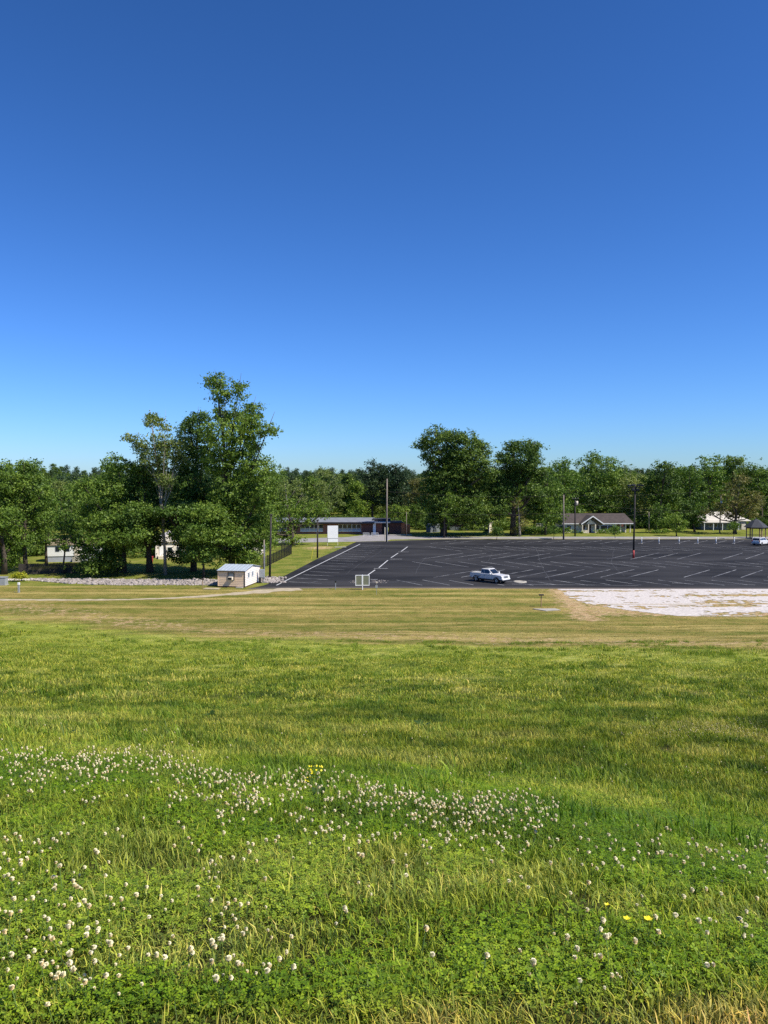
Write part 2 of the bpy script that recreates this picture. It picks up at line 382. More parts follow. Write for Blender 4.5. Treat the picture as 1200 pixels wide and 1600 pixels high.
# ------------------------------------------------------------------ terrain
def axis(parts):
    out = []
    for a, b_, st in parts: out += list(np.arange(a, b_, st))
    return np.array(out)
ys = np.concatenate([axis([(-30, 0, 1.5), (0, 14, .16), (14, 30, .5), (30, 110, 1.0), (110, 260, 3)]), np.geomspace(260, 4500, 60)])
xp = np.concatenate([axis([(0, 8, .2), (8, 30, .6), (30, 90, 1.2)]), np.geomspace(90, 3200, 50)])
xs = np.concatenate([-xp[:0:-1], xp])
X, Y = np.meshgrid(xs, ys); Z = ground_z(X, Y)
nx, ny = len(xs), len(ys)
idx = np.arange(nx * ny).reshape(ny, nx)
Fq = np.stack([idx[:-1, :-1], idx[:-1, 1:], idx[1:, 1:], idx[1:, :-1]], -1).reshape(-1, 4)
xr, yr = X.ravel(), Y.ravel()
def mown_edge(x):         # distance at which the rough slope gives way to the mown field
    return np.interp(x, [-120, -40, -14, 5, 25, 80], [92, 83, 63, 58, 52, 44]) 
wob = (fnoise(xr * .16, yr * .5, 11, 4) - .5) * 14
mown = sstep(-3.5, 3.5, yr - mown_edge(xr) - wob)
fart = sstep(14, 45, yr)
lawn = sstep(107, 110, yr + 0 * xr)
G1 = gp(872, 922); G2 = gp(915, 966)
dd = np.hypot((xr - (G1.x + (G2.x - G1.x) * np.clip((yr - G1.y) / (G2.y - G1.y), 0, 1))) / 3.2, 0)
dirt = np.clip(1 - dd, 0, 1) * ((yr > G2.y - 4) & (yr < G1.y + 1)) * .8
dirt = np.maximum(dirt, ((xr > G1.x - 1) & (yr > 83.5) & (yr < 107)) * .60)
dirt = np.maximum(dirt, np.exp(-((yr - mown_edge(xr) - 7) / 5.0) ** 2) * .44)
dirt = np.maximum(dirt, np.exp(-((yr - 83.6) / 1.8) ** 2) * (xr > 24) * .5)
dirt = dirt * (yr > mown_edge(xr) - 1)
mnd = gp(500, 856); dirt = np.maximum(dirt, np.exp(-((xr - mnd.x) / 4.0) ** 2 - ((yr - mnd.y) / 4) ** 2) * .9)
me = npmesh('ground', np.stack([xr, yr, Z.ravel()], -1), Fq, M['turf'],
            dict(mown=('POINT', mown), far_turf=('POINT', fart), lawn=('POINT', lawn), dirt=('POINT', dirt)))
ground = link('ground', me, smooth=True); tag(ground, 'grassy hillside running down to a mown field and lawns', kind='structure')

def sheet(name, poly, z, mat, label, grid=None):
    mb = MB(); mb.add([(p[0], p[1], z) for p in poly], [tuple(range(len(poly)))])
    return tag(mb.build(name, mat), label, kind='structure')
# parking lot as a grid so dust can gather near its front edge
FRONT = [(384, 921), (440, 919.5), (520, 919), (600, 919), (880, 920), (1200, 921)]
lotp = [gp(*q) for q in FRONT]; lotp.append(Vector((150, gp(1200, 921).y - 1, 0)))
LOT_R = 150
left = [gp(*q) for q in ((384, 921), (415, 914), (450, 897), (496, 873), (548, 850.5), (557, 846.5))]
top = [gp(604, 845.5), gp(620, 844.5), gp(700, 842.5), Vector((60, gp(760, 842.5).y, 0)), Vector((LOT_R, gp(760, 842.5).y + 1, 0))]
far_y = gp(760, 842.5).y
lx = np.array([q.x for q in left]); ly = np.array([q.y for q in left])
fx = np.array([q.x for q in lotp]); fy = np.array([q.y for q in lotp])
tx = np.array([q.x for q in [left[-1]] + top]); ty = np.array([q.y for q in [left[-1]] + top])
NV, NU = 60, 90
us = np.linspace(0, 1, NU) ** 1.3; vs = np.linspace(0, 1, NV)
V = []; dust = []
for v in vs:
    for u in us:
        # front at x from lot front-left to right; left side follows measured edge
        y0 = np.interp(lx[0] + (LOT_R - lx[0]) * u, fx, fy)
        xl = lx[0]
        yt = None
        yy = None
        # iterate: row y for this v at left edge
        yl = ly[0] + (ly[-1] - ly[0]) * v
        xl = np.interp(yl, ly, lx)
        x = xl + (LOT_R - xl) * u
        yf = np.interp(x, fx, fy); yb = np.interp(x, tx, ty)
        y = yf + (yb - yf) * v
        if u == 0: y = yl
        V.append((x, y, 0.004))
        e = (y - yf)
        dust.append(max(0, .75 - e / 2.2) * (0.5 + vnoise(x * .4, y * .9, 4)) + max(0, .5 - (yb - y) / 3) )
V = np.array(V); idx = np.arange(NU * NV).reshape(NV, NU)
Fq = np.stack([idx[:-1, :-1], idx[:-1, 1:], idx[1:, 1:], idx[1:, :-1]], -1).reshape(-1, 4)
dsp = gp(578, 908)
dust = np.clip(np.array(dust) + .0, 0, .8)
lot = link('parking_lot', npmesh('parking_lot', V, Fq, M['asphalt'], dict(dust=('POINT', dust))))
tag(lot, 'large dark asphalt parking lot below the hill', kind='structure')

def stripes(name, segs, wd, z, mat, label, kind='structure'):
    mb = MB()
    for (ax, ay, bx, by) in segs:
        a = Vector((ax, ay)); b_ = Vector((bx, by)); d = (b_ - a).normalized(); q = Vector((-d.y, d.x)) * wd / 2
        nseg = max(1, int((b_ - a).length / 40))
        mb.add([(*(a - q), z), (*(b_ - q), z), (*(b_ + q), z), (*(a + q), z)], [(0, 1, 2, 3)])
    return tag(mb.build(name, mat), label, kind=kind)
rng = random.Random(4)
def left_bound(y, off): return np.interp(y, [109, 180], [-3.6 + off, 5.6 + off])
segs = []
rows = [(109, 115.2, -1, 3.8, 0.6), (117.8, 128.8, 1, 4.15, 0.8), (131.6, 141.5, -1, 4.1, 0.55), (145.3, 158.5, 1, 4.25, 0.75), (161.5, 174.5, -1, 4.3, 0.55), (181.0, 191.0, 1, 4.3, 0.75)]
for (y0, y1, sg, sp_, sl_) in rows:
    xs0 = left_bound((y0 + y1) / 2, 5)
    k = 0; x = xs0
    while x < 148:
        if rng.random() < .93:
            a = rng.uniform(0, .6); c_ = rng.uniform(0, 1.0)
            if sg > 0: segs.append((x, y0 + a, x + (y1 - y0 - a - c_) * sl_, y1 - c_))
            else: segs.append((x, y1 - a, x + (y1 - y0 - a - c_) * sl_, y0 + c_))
        x += sp_
segs = [s for s in segs if all(s[2 * k] > left_bound(s[2 * k + 1], 1.0) for k in (0, 1))]
stripes('stall_lines', segs, .15, .009, M['paint'], 'worn white angled stall lines on the asphalt')
# bays along the left edge
E0, E1 = gp(432, 914.5), gp(563, 850); I0, I1 = gp(540, 897), gp(605, 855)
seg2 = []
y = 113.0
while y < 178:
    t = (y - E0.y) / (E1.y - E0.y); x = E0.x + (E1.x - E0.x) * t
    seg2.append((x + .8, y, x + 5.6, y - 1.9)); y += 4.3
stripes('edge_bay_lines', seg2, .14, .009, M['paint'], 'short worn bay lines along the left edge of the lot')
stripes('edge_line', [(E0.x, E0.y, E1.x, E1.y)], .17, .009, M['paint2'], 'long white line along the left edge of the lot')
D0, D1 = gp(574, 899), gp(640, 852)
seg3 = []; nd = 5
ends = [(574, 899, 586, 890.5), (592, 887, 606, 875.5), (611, 871.5, 622, 864.3), (627, 861.5, 637, 854.2)]
for (a, b_, c_, d_) in ends:
    P, Q = gp(a, b_), gp(c_, d_); seg3.append((P.x, P.y, Q.x, Q.y))
for (a, b_, c_) in ((584, 606, 888.3), (609, 628, 873.6), (622, 639, 862.4), (579, 590, 905.4)):
    P, Q = gp(a, c_), gp(b_, c_); seg3.append((P.x, P.y, Q.x, Q.y))
stripes('row_end_lines', seg3, .18, .010, M['paint2'], 'bright white dashes closing the ends of the stall rows')
stripes('front_line', [(gp(650, 908.5).x, gp(650, 909).y, gp(560, 911).x, gp(560, 910).y), (gp(800, 913).x, gp(800, 912.7).y, gp(1000, 916).x, gp(1000, 915).y),
                       (gp(484, 911).x, gp(484, 911).y, gp(497, 908).x, gp(497, 908).y), (gp(1050, 911).x, gp(1050, 911).y, gp(1180, 914).x, gp(1180, 914).y)], .13, .011, M['paint'], 'faint white lines near the front edge of the lot')
mb = MB()
for pts in ([(540, 897), (560, 883), (580, 871), (592, 863), (605, 855)], [(838, 855), (842, 870), (846, 884), (853, 896), (862, 910)], [(650, 897), (657, 880), (668, 868)], [(470, 917), (540, 912), (640, 914), (760, 913)], [(700, 846), (745, 852), (770, 864), (760, 880)], [(930, 846), (960, 858), (955, 880), (980, 905)]):
    P = [gp(*q) for q in pts]
    Q = []
    for i in range(len(P) - 1):
        for k in range(6):
            t = k / 6; q = P[i].lerp(P[i + 1], t); q.x += rng.uniform(-.12, .12); q.y += rng.uniform(-.15, .15); Q.append(q)
    for i in range(len(Q) - 1):
        a, b_ = Q[i], Q[i + 1]; d = (b_ - a).normalized(); q = Vector((-d.y, d.x, 0)) * .032
        mb.add([(a - q) + Vector((0, 0, .006)), (b_ - q) + Vector((0, 0, .006)), (b_ + q) + Vector((0, 0, .006)), (a + q) + Vector((0, 0, .006))], [(0, 1, 2, 3)])
tag(mb.build('asphalt_cracks', M['crack']), 'thin sealed cracks wandering over the asphalt', kind='structure')

# roads, kerb, path, gravel
rd = [gp(380, 849), gp(470, 847.5), gp(556, 846.3), gp(604, 845.2), gp(611, 842.8), gp(760, 841.8)]
sheet('road', [(-170, gp(400, 850).y), *[(q.x, q.y) for q in rd], (170, gp(760, 842).y + 1.2), (170, gp(760, 838.5).y), *[(q.x, q.y) for q in (gp(760, 838.6), gp(640, 838.4), gp(612, 836.5), gp(606, 834.2), gp(588, 834), gp(572, 835.5), gp(545, 839), (gp(470, 841.5)), gp(400, 841.5))], (-170, gp(400, 842).y)], .004, M['road'], 'pale grey road running behind the parking lot')
for (q0, q1, nm) in (((616, 843.6), (760, 841.9), 0), ):
    pass
k0 = gp(640, 843.2); mb = MB(); mb.box(((k0.x + 165) / 2, far_y + 1.3, .06), (165 - k0.x, .9, .13))
tag(mb.build('kerb', M['kerb']), 'long pale concrete kerb along the far side of the lot', kind='structure')
k0, k1 = gp(523, 855.2), gp(541, 855.0); mb = MB(); mb.box(((k0.x + k1.x) / 2, k0.y, .05), (k1.x - k0.x, .9, .12))
tag(mb.build('kerb_edge', M['concrete']), 'short pale concrete kerb beside the left corner of the lot', kind='structure')
def ribbon(name, pts, wds, z, mat, label, step=1.0, rag=.25, seed=1):
    P = [Vector((p[0], p[1])) for p in pts]; out = []
    for i in range(len(P) - 1):
        L = (P[i + 1] - P[i]).length; kk = max(1, int(L / step))
        for j in range(kk): out.append((P[i].lerp(P[i + 1], j / kk), wds[i] + (wds[i + 1] - wds[i]) * j / kk))
    out.append((P[-1], wds[-1])); r = random.Random(seed); mb = MB(); vs_ = []
    for i, (q, wd) in enumerate(out):
        d = (out[min(i + 1, len(out) - 1)][0] - out[max(i - 1, 0)][0]).normalized(); nrm = Vector((-d.y, d.x))
        for s in (-1, -.33, .33, 1):
            qq = q + nrm * s * (wd / 2) * (1 + (r.uniform(-rag, rag) if abs(s) == 1 else 0)); vs_.append((qq.x, qq.y, gz(qq.x, qq.y) + z))
    fs = [(4 * i + k, 4 * i + k + 1, 4 * i + k + 5, 4 * i + k + 4) for i in range(len(out) - 1) for k in range(3)]
    mb.add(vs_, fs); return tag(mb.build(name, mat), label, kind='structure')
path_pts = [(-110, gp(0, 937.5).y + 1), *[tuple(gp(a, b_)[:2]) for a, b_ in ((0, 937.3), (100, 937.5), (200, 937), (270, 934.5), (330, 931), (380, 926.5), (430, 922.5), (470, 920.5))]]
ribbon('gravel_path', path_pts, [1.1, 1.2, 1.1, 1.0, 1.1, 1.5, 2.2, 3.2, 2.0], .012, M['sand'], 'pale gravel track crossing the mown field', .8, .4)
# white gravel pad: only those cells where gravel lies
gx = np.arange(gp(880, 960).x - 3, 95, .22); gy = np.arange(83.2, gp(900, 921).y + .2, .33)
GX, GY = np.meshgrid(gx, gy)
le = np.interp(GY, [83, 87.5, 92, 98, 106.2], [31, 27, 24, 22.8, 23.2])
mask = fnoise(GX * .10, GY * .55, 21, 5) + .55 * fnoise(GX * 1.3, GY * 1.6, 31, 2) - .275
edge = np.minimum(sstep(0, 4.5, GX - le), 1) * sstep(0, 3.5, GY - 83.0)
thr = .455 - .13 * edge; thr = thr + .10 * np.exp(-((GY - 100) / 1.3) ** 2) + .10 * np.exp(-((GY - 94.0) / 1.4) ** 2) * (GX > 44); thr = np.where(GY > 103.5, thr - .12, thr)
keep = (mask > thr) & (GX > le)
kk = np.argwhere(keep); V = []; 
hx, hy = .11, .165
cx = GX[keep]; cy = GY[keep]
V = np.stack([np.stack([cx - hx, cy - hy], -1), np.stack([cx + hx, cy - hy], -1), np.stack([cx + hx, cy + hy], -1), np.stack([cx - hx, cy + hy], -1)], 1)
Vz = ground_z(V[..., 0], V[..., 1]) + .02
V = np.concatenate([V, Vz[..., None]], -1).reshape(-1, 3)
tag(link('gravel_patch', npmesh('gravel_patch', V, np.arange(len(V)).reshape(-1, 4), M['white_gravel'])), 'patchy bright white gravel pad at the lot edge', kind='structure')

# rock bank
def rock_mesh(seed):
    r = random.Random(seed); V = []
    for i in range(7):
        for j in range(1):
            pass
    vs_ = [(0, 0, -1)] + [(cos(a) * r.uniform(.8, 1.1), sin(a) * r.uniform(.8, 1.1), r.uniform(-.5, -.2)) for a in np.arange(0, 6.28, 1.05)] + [(cos(a + .5) * r.uniform(.6, .95), sin(a + .5) * r.uniform(.6, .95), r.uniform(.3, .6)) for a in np.arange(0, 6.28, 1.05)] + [(0, 0, r.uniform(.7, .95))]
    fs = []
    for i in range(6):
        j = (i + 1) % 6
        fs += [(0, 1 + j, 1 + i), (1 + i, 1 + j, 7 + i), (1 + j, 7 + j, 7 + i), (7 + i, 7 + j, 13)]
    return np.array(vs_), np.array(fs)
def rocks(name, places, label, seed, mat):
    r = np.random.RandomState(seed); VV = []; FF = []; k = 0
    lib = [rock_mesh(i) for i in range(6)]
    for (x, y, s) in places:
        v, f = lib[r.randint(6)]; a = r.uniform(0, 6.28); sc = s * r.uniform(.6, 1.3, 3) * np.array([1, 1, .7])
        R = np.array([[cos(a), -sin(a), 0], [sin(a), cos(a), 0], [0, 0, 1]])
        q = (v * sc) @ R.T + np.array([x, y, sc[2] * .35]); VV.append(q); FF.append(f + k); k += len(v)
    return tag(link(name, npmesh(name, np.concatenate(VV), np.concatenate(FF), mat)), label, 'rocks', kind='stuff')
r = random.Random(8); pl = []
for _ in range(3300):
    px = r.uniform(48, 345); lo = np.interp(px, [48, 110, 180, 345], [907, 912.5, 914.5, 914.5]); hi = np.interp(px, [48, 120, 200, 345], [904.5, 905, 905.5, 906])
    q = gp(px, r.uniform(hi, lo)); pl.append((q.x, q.y, r.uniform(.08, .22) * (1 + .7 * (r.random() < .06))))
for _ in range(240):
    q = gp(r.gauss(422, 9), r.uniform(902, 911)); pl.append((q.x, q.y, r.uniform(.14, .3)))
rocks('rock_bank', pl, 'long bank of pinkish grey broken rocks in front of the trees', 3, M['stone'])
pl = []
for _ in range(420):
    q = gp(r.uniform(-60, 60), r.uniform(904.5, 907)); pl.append((q.x, q.y, r.uniform(.06, .14)))
rocks('gravel_verge', pl, 'thin line of small pale stones at the left', 5, M['white_gravel'])

# ------------------------------------------------------------------ grass
def tuft(name, nb, rad, h, wd, seed, mat, lean=.5, clover=0):
    r = np.random.RandomState(seed); V = []; F_ = []; tip = []; tin = []; k = 0
    for _ in range(nb):
        a = r.uniform(0, 6.283); d = rad * sqrt(r.uniform()); bx, by = cos(a) * d, sin(a) * d
        hh = h * r.uniform(.4, 1.15); ww = wd * r.uniform(.6, 1.3); dr = r.uniform(0, 6.283); ln = lean * hh * r.uniform(.2, 1.3)
        fx_, fy_ = cos(dr + 1.57 + r.uniform(-.6, .6)) * ww / 2, sin(dr + 1.57) * ww / 2
        dx, dy = cos(dr) * ln, sin(dr) * ln; tv = r.uniform() ** 1.3
        if r.uniform() < .02: tv = 1.0
        tv = min(tv, .97) if tv < 1 else 1
        pts = [(bx - fx_, by - fy_, -.02), (bx + fx_, by + fy_, -.02), (bx + dx * .3 + fx_ * .8, by + dy * .3 + fy_ * .8, hh * .55), (bx + dx * .3 - fx_ * .8, by + dy * .3 - fy_ * .8, hh * .55), (bx + dx, by + dy, hh * r.uniform(.75, 1))]
        V += pts; tip += [0, 0, .55, .55, 1]; F_ += [(k, k + 1, k + 2), (k, k + 2, k + 3), (k + 3, k + 2, k + 4)]; tin += [tv] * 3; k += 5
    for _ in range(clover):
        a = r.uniform(0, 6.283); d = rad * 1.15 * sqrt(r.uniform()); bx, by = cos(a) * d, sin(a) * d; z = h * r.uniform(.25, .62); tv = r.uniform(.1, .8)
        s = r.uniform(.0036, .0062); tx_, ty_ = r.uniform(-.4, .4, 2); a0 = r.uniform(0, 6.28)
        for q in range(3):
            aa = a0 + q * 2.094; c_ = np.array([cos(aa), sin(aa)]); pq = np.array([-sin(aa), cos(aa)])
            ring = [c_ * .1, c_ * .75 + pq * .62, c_ * 1.55 + pq * .4, c_ * 1.55 - pq * .4, c_ * .75 - pq * .62]
            ps = [(bx + e[0] * s, by + e[1] * s, z + (e[0] * tx_ + e[1] * ty_) * s + .25 * s * abs(e @ pq)) for e in ring]
            V += ps; tip += [.2, .5, .7, .7, .5]; F_ += [(k, k + 1, k + 2), (k, k + 2, k + 3), (k, k + 3, k + 4)]; tin += [tv] * 3; k += 5
    me = npmesh(name, np.array(V), np.array(F_), mat, dict(tip=('POINT', np.array(tip)), tint=('FACE', np.array(tin))))
    return me
def scatter(name, pts, rot, scl, vi, meshes, label):
    col = bpy.data.collections.new(name + '_source')
    for i, me in enumerate(meshes):
        ob = bpy.data.objects.new('%s_%02d' % (name + '_tuft', i), me); col.objects.link(ob)
    me = bpy.data.meshes.new(name); me.vertices.add(len(pts)); me.vertices.foreach_set('co', pts.astype(np.float32).ravel())
    for an, arr in (('rot', rot), ('scl', scl)):
        a = me.attributes.new(an, 'FLOAT_VECTOR', 'POINT'); a.data.foreach_set('vector', arr.astype(np.float32).ravel())
    a = me.attributes.new('vi', 'INT', 'POINT'); a.data.foreach_set('value', vi.astype(np.int32))
    o = bpy.data.objects.new(name, me); COL.objects.link(o)
    ng = bpy.data.node_groups.new(name, 'GeometryNodeTree')
    ng.interface.new_socket('Geometry', in_out='INPUT', socket_type='NodeSocketGeometry'); ng.interface.new_socket('Geometry', in_out='OUTPUT', socket_type='NodeSocketGeometry')
    N = ng.nodes; gi = N.new('NodeGroupInput'); go = N.new('NodeGroupOutput')
    ci = N.new('GeometryNodeCollectionInfo'); ci.inputs[0].default_value = col; ci.inputs[1].default_value = True; ci.inputs[2].default_value = True
    ip = N.new('GeometryNodeInstanceOnPoints'); ip.inputs['Pick Instance'].default_value = True
    def na(nm, t):
        q = N.new('GeometryNodeInputNamedAttribute'); q.data_type = t; q.inputs[0].default_value = nm; return q.outputs[0]
    er = N.new('FunctionNodeEulerToRotation'); L = ng.links
    L.new(na('rot', 'FLOAT_VECTOR'), er.inputs[0]); L.new(er.outputs[0], ip.inputs['Rotation'])
    L.new(na('scl', 'FLOAT_VECTOR'), ip.inputs['Scale']); L.new(na('vi', 'INT'), ip.inputs['Instance Index'])
    L.new(gi.outputs[0], ip.inputs['Points']); L.new(ci.outputs[0], ip.inputs['Instance']); L.new(ip.outputs[0], go.inputs[0])
    md = o.modifiers.new('scatter', 'NODES'); md.node_group = ng
    return tag(o, label, 'grass', kind='stuff')
R0 = np.random.RandomState(12)
def zone(d0, d1, dens, margin=.60, pad=1.0):
    """points spread evenly over the wedge of hillside between two distances"""
    area = margin * (d1 ** 2 - d0 ** 2) + 2 * pad * (d1 - d0); N_ = int(area * dens)
    xx = []; yy = []
    while len(xx) < N_:
        y = R0.uniform(d0, d1, N_ * 2); x = R0.uniform(-1, 1, N_ * 2) * (margin * d1 + pad)
        k = np.abs(x) < margin * y + pad; xx += list(x[k]); yy += list(y[k])
    return np.array(xx[:N_]), np.array(yy[:N_])
def spread(name, x, y, meshes, label, s0, s1, tilt=.12, sfun=None):
    N_ = len(x); z = ground_z(x, y)
    rot = np.stack([R0.normal(0, tilt, N_), R0.normal(0, tilt, N_), R0.uniform(0, 6.28, N_)], -1)
    s = R0.uniform(s0, s1, N_)
    hs = np.ones(N_) if sfun is None else sfun(x, y)
    scl = np.stack([s, s, s * hs], -1)
    return scatter(name, np.stack([x, y, z], -1), rot, scl, R0.randint(0, len(meshes), N_), meshes, label)
hvar = lambda x, y: .30 + 1.5 * (.45 * fnoise(x * .7, y * .7, 17) + .55 * fnoise(x * 3.2, y * 2.4, 18)) ** 1.5
x, y = zone(1.0, 9.5, 380, .72, 2.2)
# dry bare fringe right below the camera
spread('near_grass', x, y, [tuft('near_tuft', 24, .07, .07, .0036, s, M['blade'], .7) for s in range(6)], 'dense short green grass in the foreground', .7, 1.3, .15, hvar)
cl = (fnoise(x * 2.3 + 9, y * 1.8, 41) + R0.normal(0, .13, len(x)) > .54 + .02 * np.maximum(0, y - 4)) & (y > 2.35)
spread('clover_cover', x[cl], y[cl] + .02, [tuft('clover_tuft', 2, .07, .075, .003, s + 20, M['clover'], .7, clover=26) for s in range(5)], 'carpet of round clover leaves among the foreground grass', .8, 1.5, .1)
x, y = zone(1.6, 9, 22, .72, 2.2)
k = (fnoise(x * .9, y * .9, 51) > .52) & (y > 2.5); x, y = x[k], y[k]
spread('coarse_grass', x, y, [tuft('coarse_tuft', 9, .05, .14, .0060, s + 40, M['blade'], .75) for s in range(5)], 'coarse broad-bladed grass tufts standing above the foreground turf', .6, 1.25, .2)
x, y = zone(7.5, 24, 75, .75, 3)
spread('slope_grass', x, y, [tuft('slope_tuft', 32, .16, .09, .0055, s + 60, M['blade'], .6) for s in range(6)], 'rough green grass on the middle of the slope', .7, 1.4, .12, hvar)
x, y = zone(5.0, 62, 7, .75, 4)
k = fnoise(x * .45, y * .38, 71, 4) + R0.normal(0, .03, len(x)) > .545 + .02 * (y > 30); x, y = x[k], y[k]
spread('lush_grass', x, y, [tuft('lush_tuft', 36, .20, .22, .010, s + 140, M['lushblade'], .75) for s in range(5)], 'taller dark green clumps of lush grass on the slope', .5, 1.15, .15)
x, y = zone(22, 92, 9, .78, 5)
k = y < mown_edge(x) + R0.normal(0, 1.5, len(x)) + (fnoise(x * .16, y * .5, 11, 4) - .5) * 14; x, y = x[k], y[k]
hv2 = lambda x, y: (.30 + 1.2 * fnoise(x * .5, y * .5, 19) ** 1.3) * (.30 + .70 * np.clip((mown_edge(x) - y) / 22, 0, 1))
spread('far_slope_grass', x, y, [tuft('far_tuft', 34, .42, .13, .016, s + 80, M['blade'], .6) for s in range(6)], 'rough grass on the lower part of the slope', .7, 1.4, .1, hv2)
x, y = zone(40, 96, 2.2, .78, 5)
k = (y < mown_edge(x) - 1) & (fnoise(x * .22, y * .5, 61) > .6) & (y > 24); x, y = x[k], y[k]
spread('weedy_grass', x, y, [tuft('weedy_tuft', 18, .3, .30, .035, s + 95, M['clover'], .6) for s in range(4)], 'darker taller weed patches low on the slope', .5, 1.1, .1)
x, y = zone(46, 107, 1.6, .75, 5)
k = (y > mown_edge(x)) & ~((x > 22) & (y > 83)); x, y = x[k], y[k]
pathy = np.interp(x, [q[0] for q in path_pts], [q[1] for q in path_pts])
k = (np.abs(y - pathy) > 1.6) | (x > -8.5); x, y = x[k], y[k]
k = ~((x > -22) & (y > 104)) ; x, y = x[k], y[k]
spread('mown_grass', x, y, [tuft('mown_tuft', 14, .5, .035, .03, s + 120, M['mownblade'], .9) for s in range(4)], 'short dry mown grass of the field', .8, 1.5, .05)

# ------------------------------------------------------------------ clover flowers
def flower_mesh(name, seed, hh, s=.0076):
    """a ball of many narrow florets, the lowest ones faded and drooping, on a thin stem"""
    r = random.Random(seed); mb = MB(); low = []
    for (lat, cnt) in ((-.75, 7), (-.3, 9), (.15, 9), (.6, 8), (1.05, 5), (1.45, 2)):
        for i in range(cnt):
            a = 2 * pi * i / cnt + lat * 3 + r.uniform(-.2, .2); el = lat + r.uniform(-.15, .15); d = Vector((cos(a) * cos(el), sin(a) * cos(el), sin(el) * .72))
            t = Vector((-sin(a), cos(a), 0)); L_ = s * r.uniform(.85, 1.15) * (1.15 if lat < -.5 else 1); w_ = s * .34; u_ = d.cross(t) * w_ * .9
            q0 = Vector((0, 0, hh)); k = len(mb.v)
            if lat < -.5: d = Vector((d.x, d.y, d.z - .3)).normalized()
            mb.v += [tuple(q0 + d * s * .25), tuple(q0 + d * L_ * .8 + t * w_ + u_), tuple(q0 + d * L_ * 1.05), tuple(q0 + d * L_ * .8 - t * w_ - u_)]
            mb.f.append((k, k + 1, k + 2, k + 3)); low.append(1 if lat < (-.5 if seed % 4 else .2) else 0)
    nh = len(mb.f); mb.tube([(0, 0, -.02), (r.uniform(-.006, .006), r.uniform(-.006, .006), hh * .6), (0, 0, hh - s * .2)], .0011, 3, False)
    me = bpy.data.meshes.new(name); me.from_pydata(mb.v, [], mb.f)
    for k in ('petal', 'petal_old', 'stem'): me.materials.append(M[k])
    me.polygons.foreach_set('material_index', low + [2] * (len(mb.f) - nh)); me.update(); return me
rf = random.Random(31); spots = []
def crest(px): return np.interp(px, [0, 200, 400, 600, 800, 1000, 1200], [1185, 1205, 1228, 1255, 1275, 1335, 1345])
HD_ = np.concatenate([np.arange(1.5, 12, .03), np.arange(12, 40, .15), np.arange(40, 100, .5)])
def hill_hit(px, py):
    a, b_, c_ = ray(px, py); t = HD_ / b_
    k = np.argmax(CAM_Z + c_ * t < ground_z(a * t, HD_)); return a * t[k], HD_[k]
def flowers_px(nf, fx_, fy_, cl=0):
    for _ in range(nf):
        px = fx_(); py = fy_(px)
        if not (0 - 60 < px < 1260 and 1100 < py < 1640): continue
        x, y = hill_hit(px, py)
        for _ in range(1 + (rf.random() < .35) * rf.randint(0, 3)):
            spots.append((x + rf.gauss(0, .05), y + rf.gauss(0, .06)))
flowers_px(640, lambda: rf.uniform(-40, 860), lambda p: crest(p) + abs(rf.gauss(0, 34)) - 8 + 14 * sin(p * .021))
flowers_px(110, lambda: rf.uniform(-20, 420), lambda p: rf.uniform(1330, 1600) if rf.random() < .9 else rf.uniform(1240, 1330))
flowers_px(60, lambda: rf.uniform(0, 160), lambda p: rf.uniform(1330, 1600))
flowers_px(60, lambda: rf.uniform(420, 860), lambda p: rf.gauss(1335, 25))
flowers_px(70, lambda: rf.uniform(840, 1230), lambda p: rf.gauss(1365, 22))
flowers_px(34, lambda: rf.uniform(840, 1230), lambda p: rf.uniform(1400, 1590))
flowers_px(12, lambda: rf.uniform(420, 860), lambda p: rf.uniform(1390, 1600))
flowers_px(150, lambda: rf.gauss(1120, 60), lambda p: rf.gauss(1147, 9))
flowers_px(90, lambda: rf.uniform(0, 1200), lambda p: rf.uniform(1130, 1240))
spots.sort(key=lambda q: q[1])
fl = [flower_mesh('clover_flower', s, .085 + .02 * (s % 3)) for s in range(8)]
for i, (x, y) in enumerate(spots[:300]):
    o = bpy.data.objects.new('clover_flower', fl[rf.randrange(8)]); COL.objects.link(o)
    o.location = (x, y, gz(x, y)); o.rotation_euler = (rf.gauss(0, .2), rf.gauss(0, .2), rf.uniform(0, 6)); s = rf.uniform(.7, 1.45); o.scale = (s, s, s * rf.uniform(.8, 1.1))
    tag(o, 'small round white clover flower head on a thin stem in the foreground grass', 'flower', 'white clover flowers scattered over the foreground grass')
rest = np.array(spots[300:])
fo = scatter('distant_clover_flowers', np.stack([rest[:, 0], rest[:, 1], ground_z(rest[:, 0], rest[:, 1])], -1),
             np.stack([R0.normal(0, .2, len(rest)), R0.normal(0, .2, len(rest)), R0.uniform(0, 6, len(rest))], -1), np.repeat(R0.uniform(.9, 1.4, len(rest))[:, None], 3, 1),
             R0.randint(0, 8, len(rest)), fl, 'crowd of tiny white clover flowers along the brow of the slope')
fo['category'] = 'flowers'

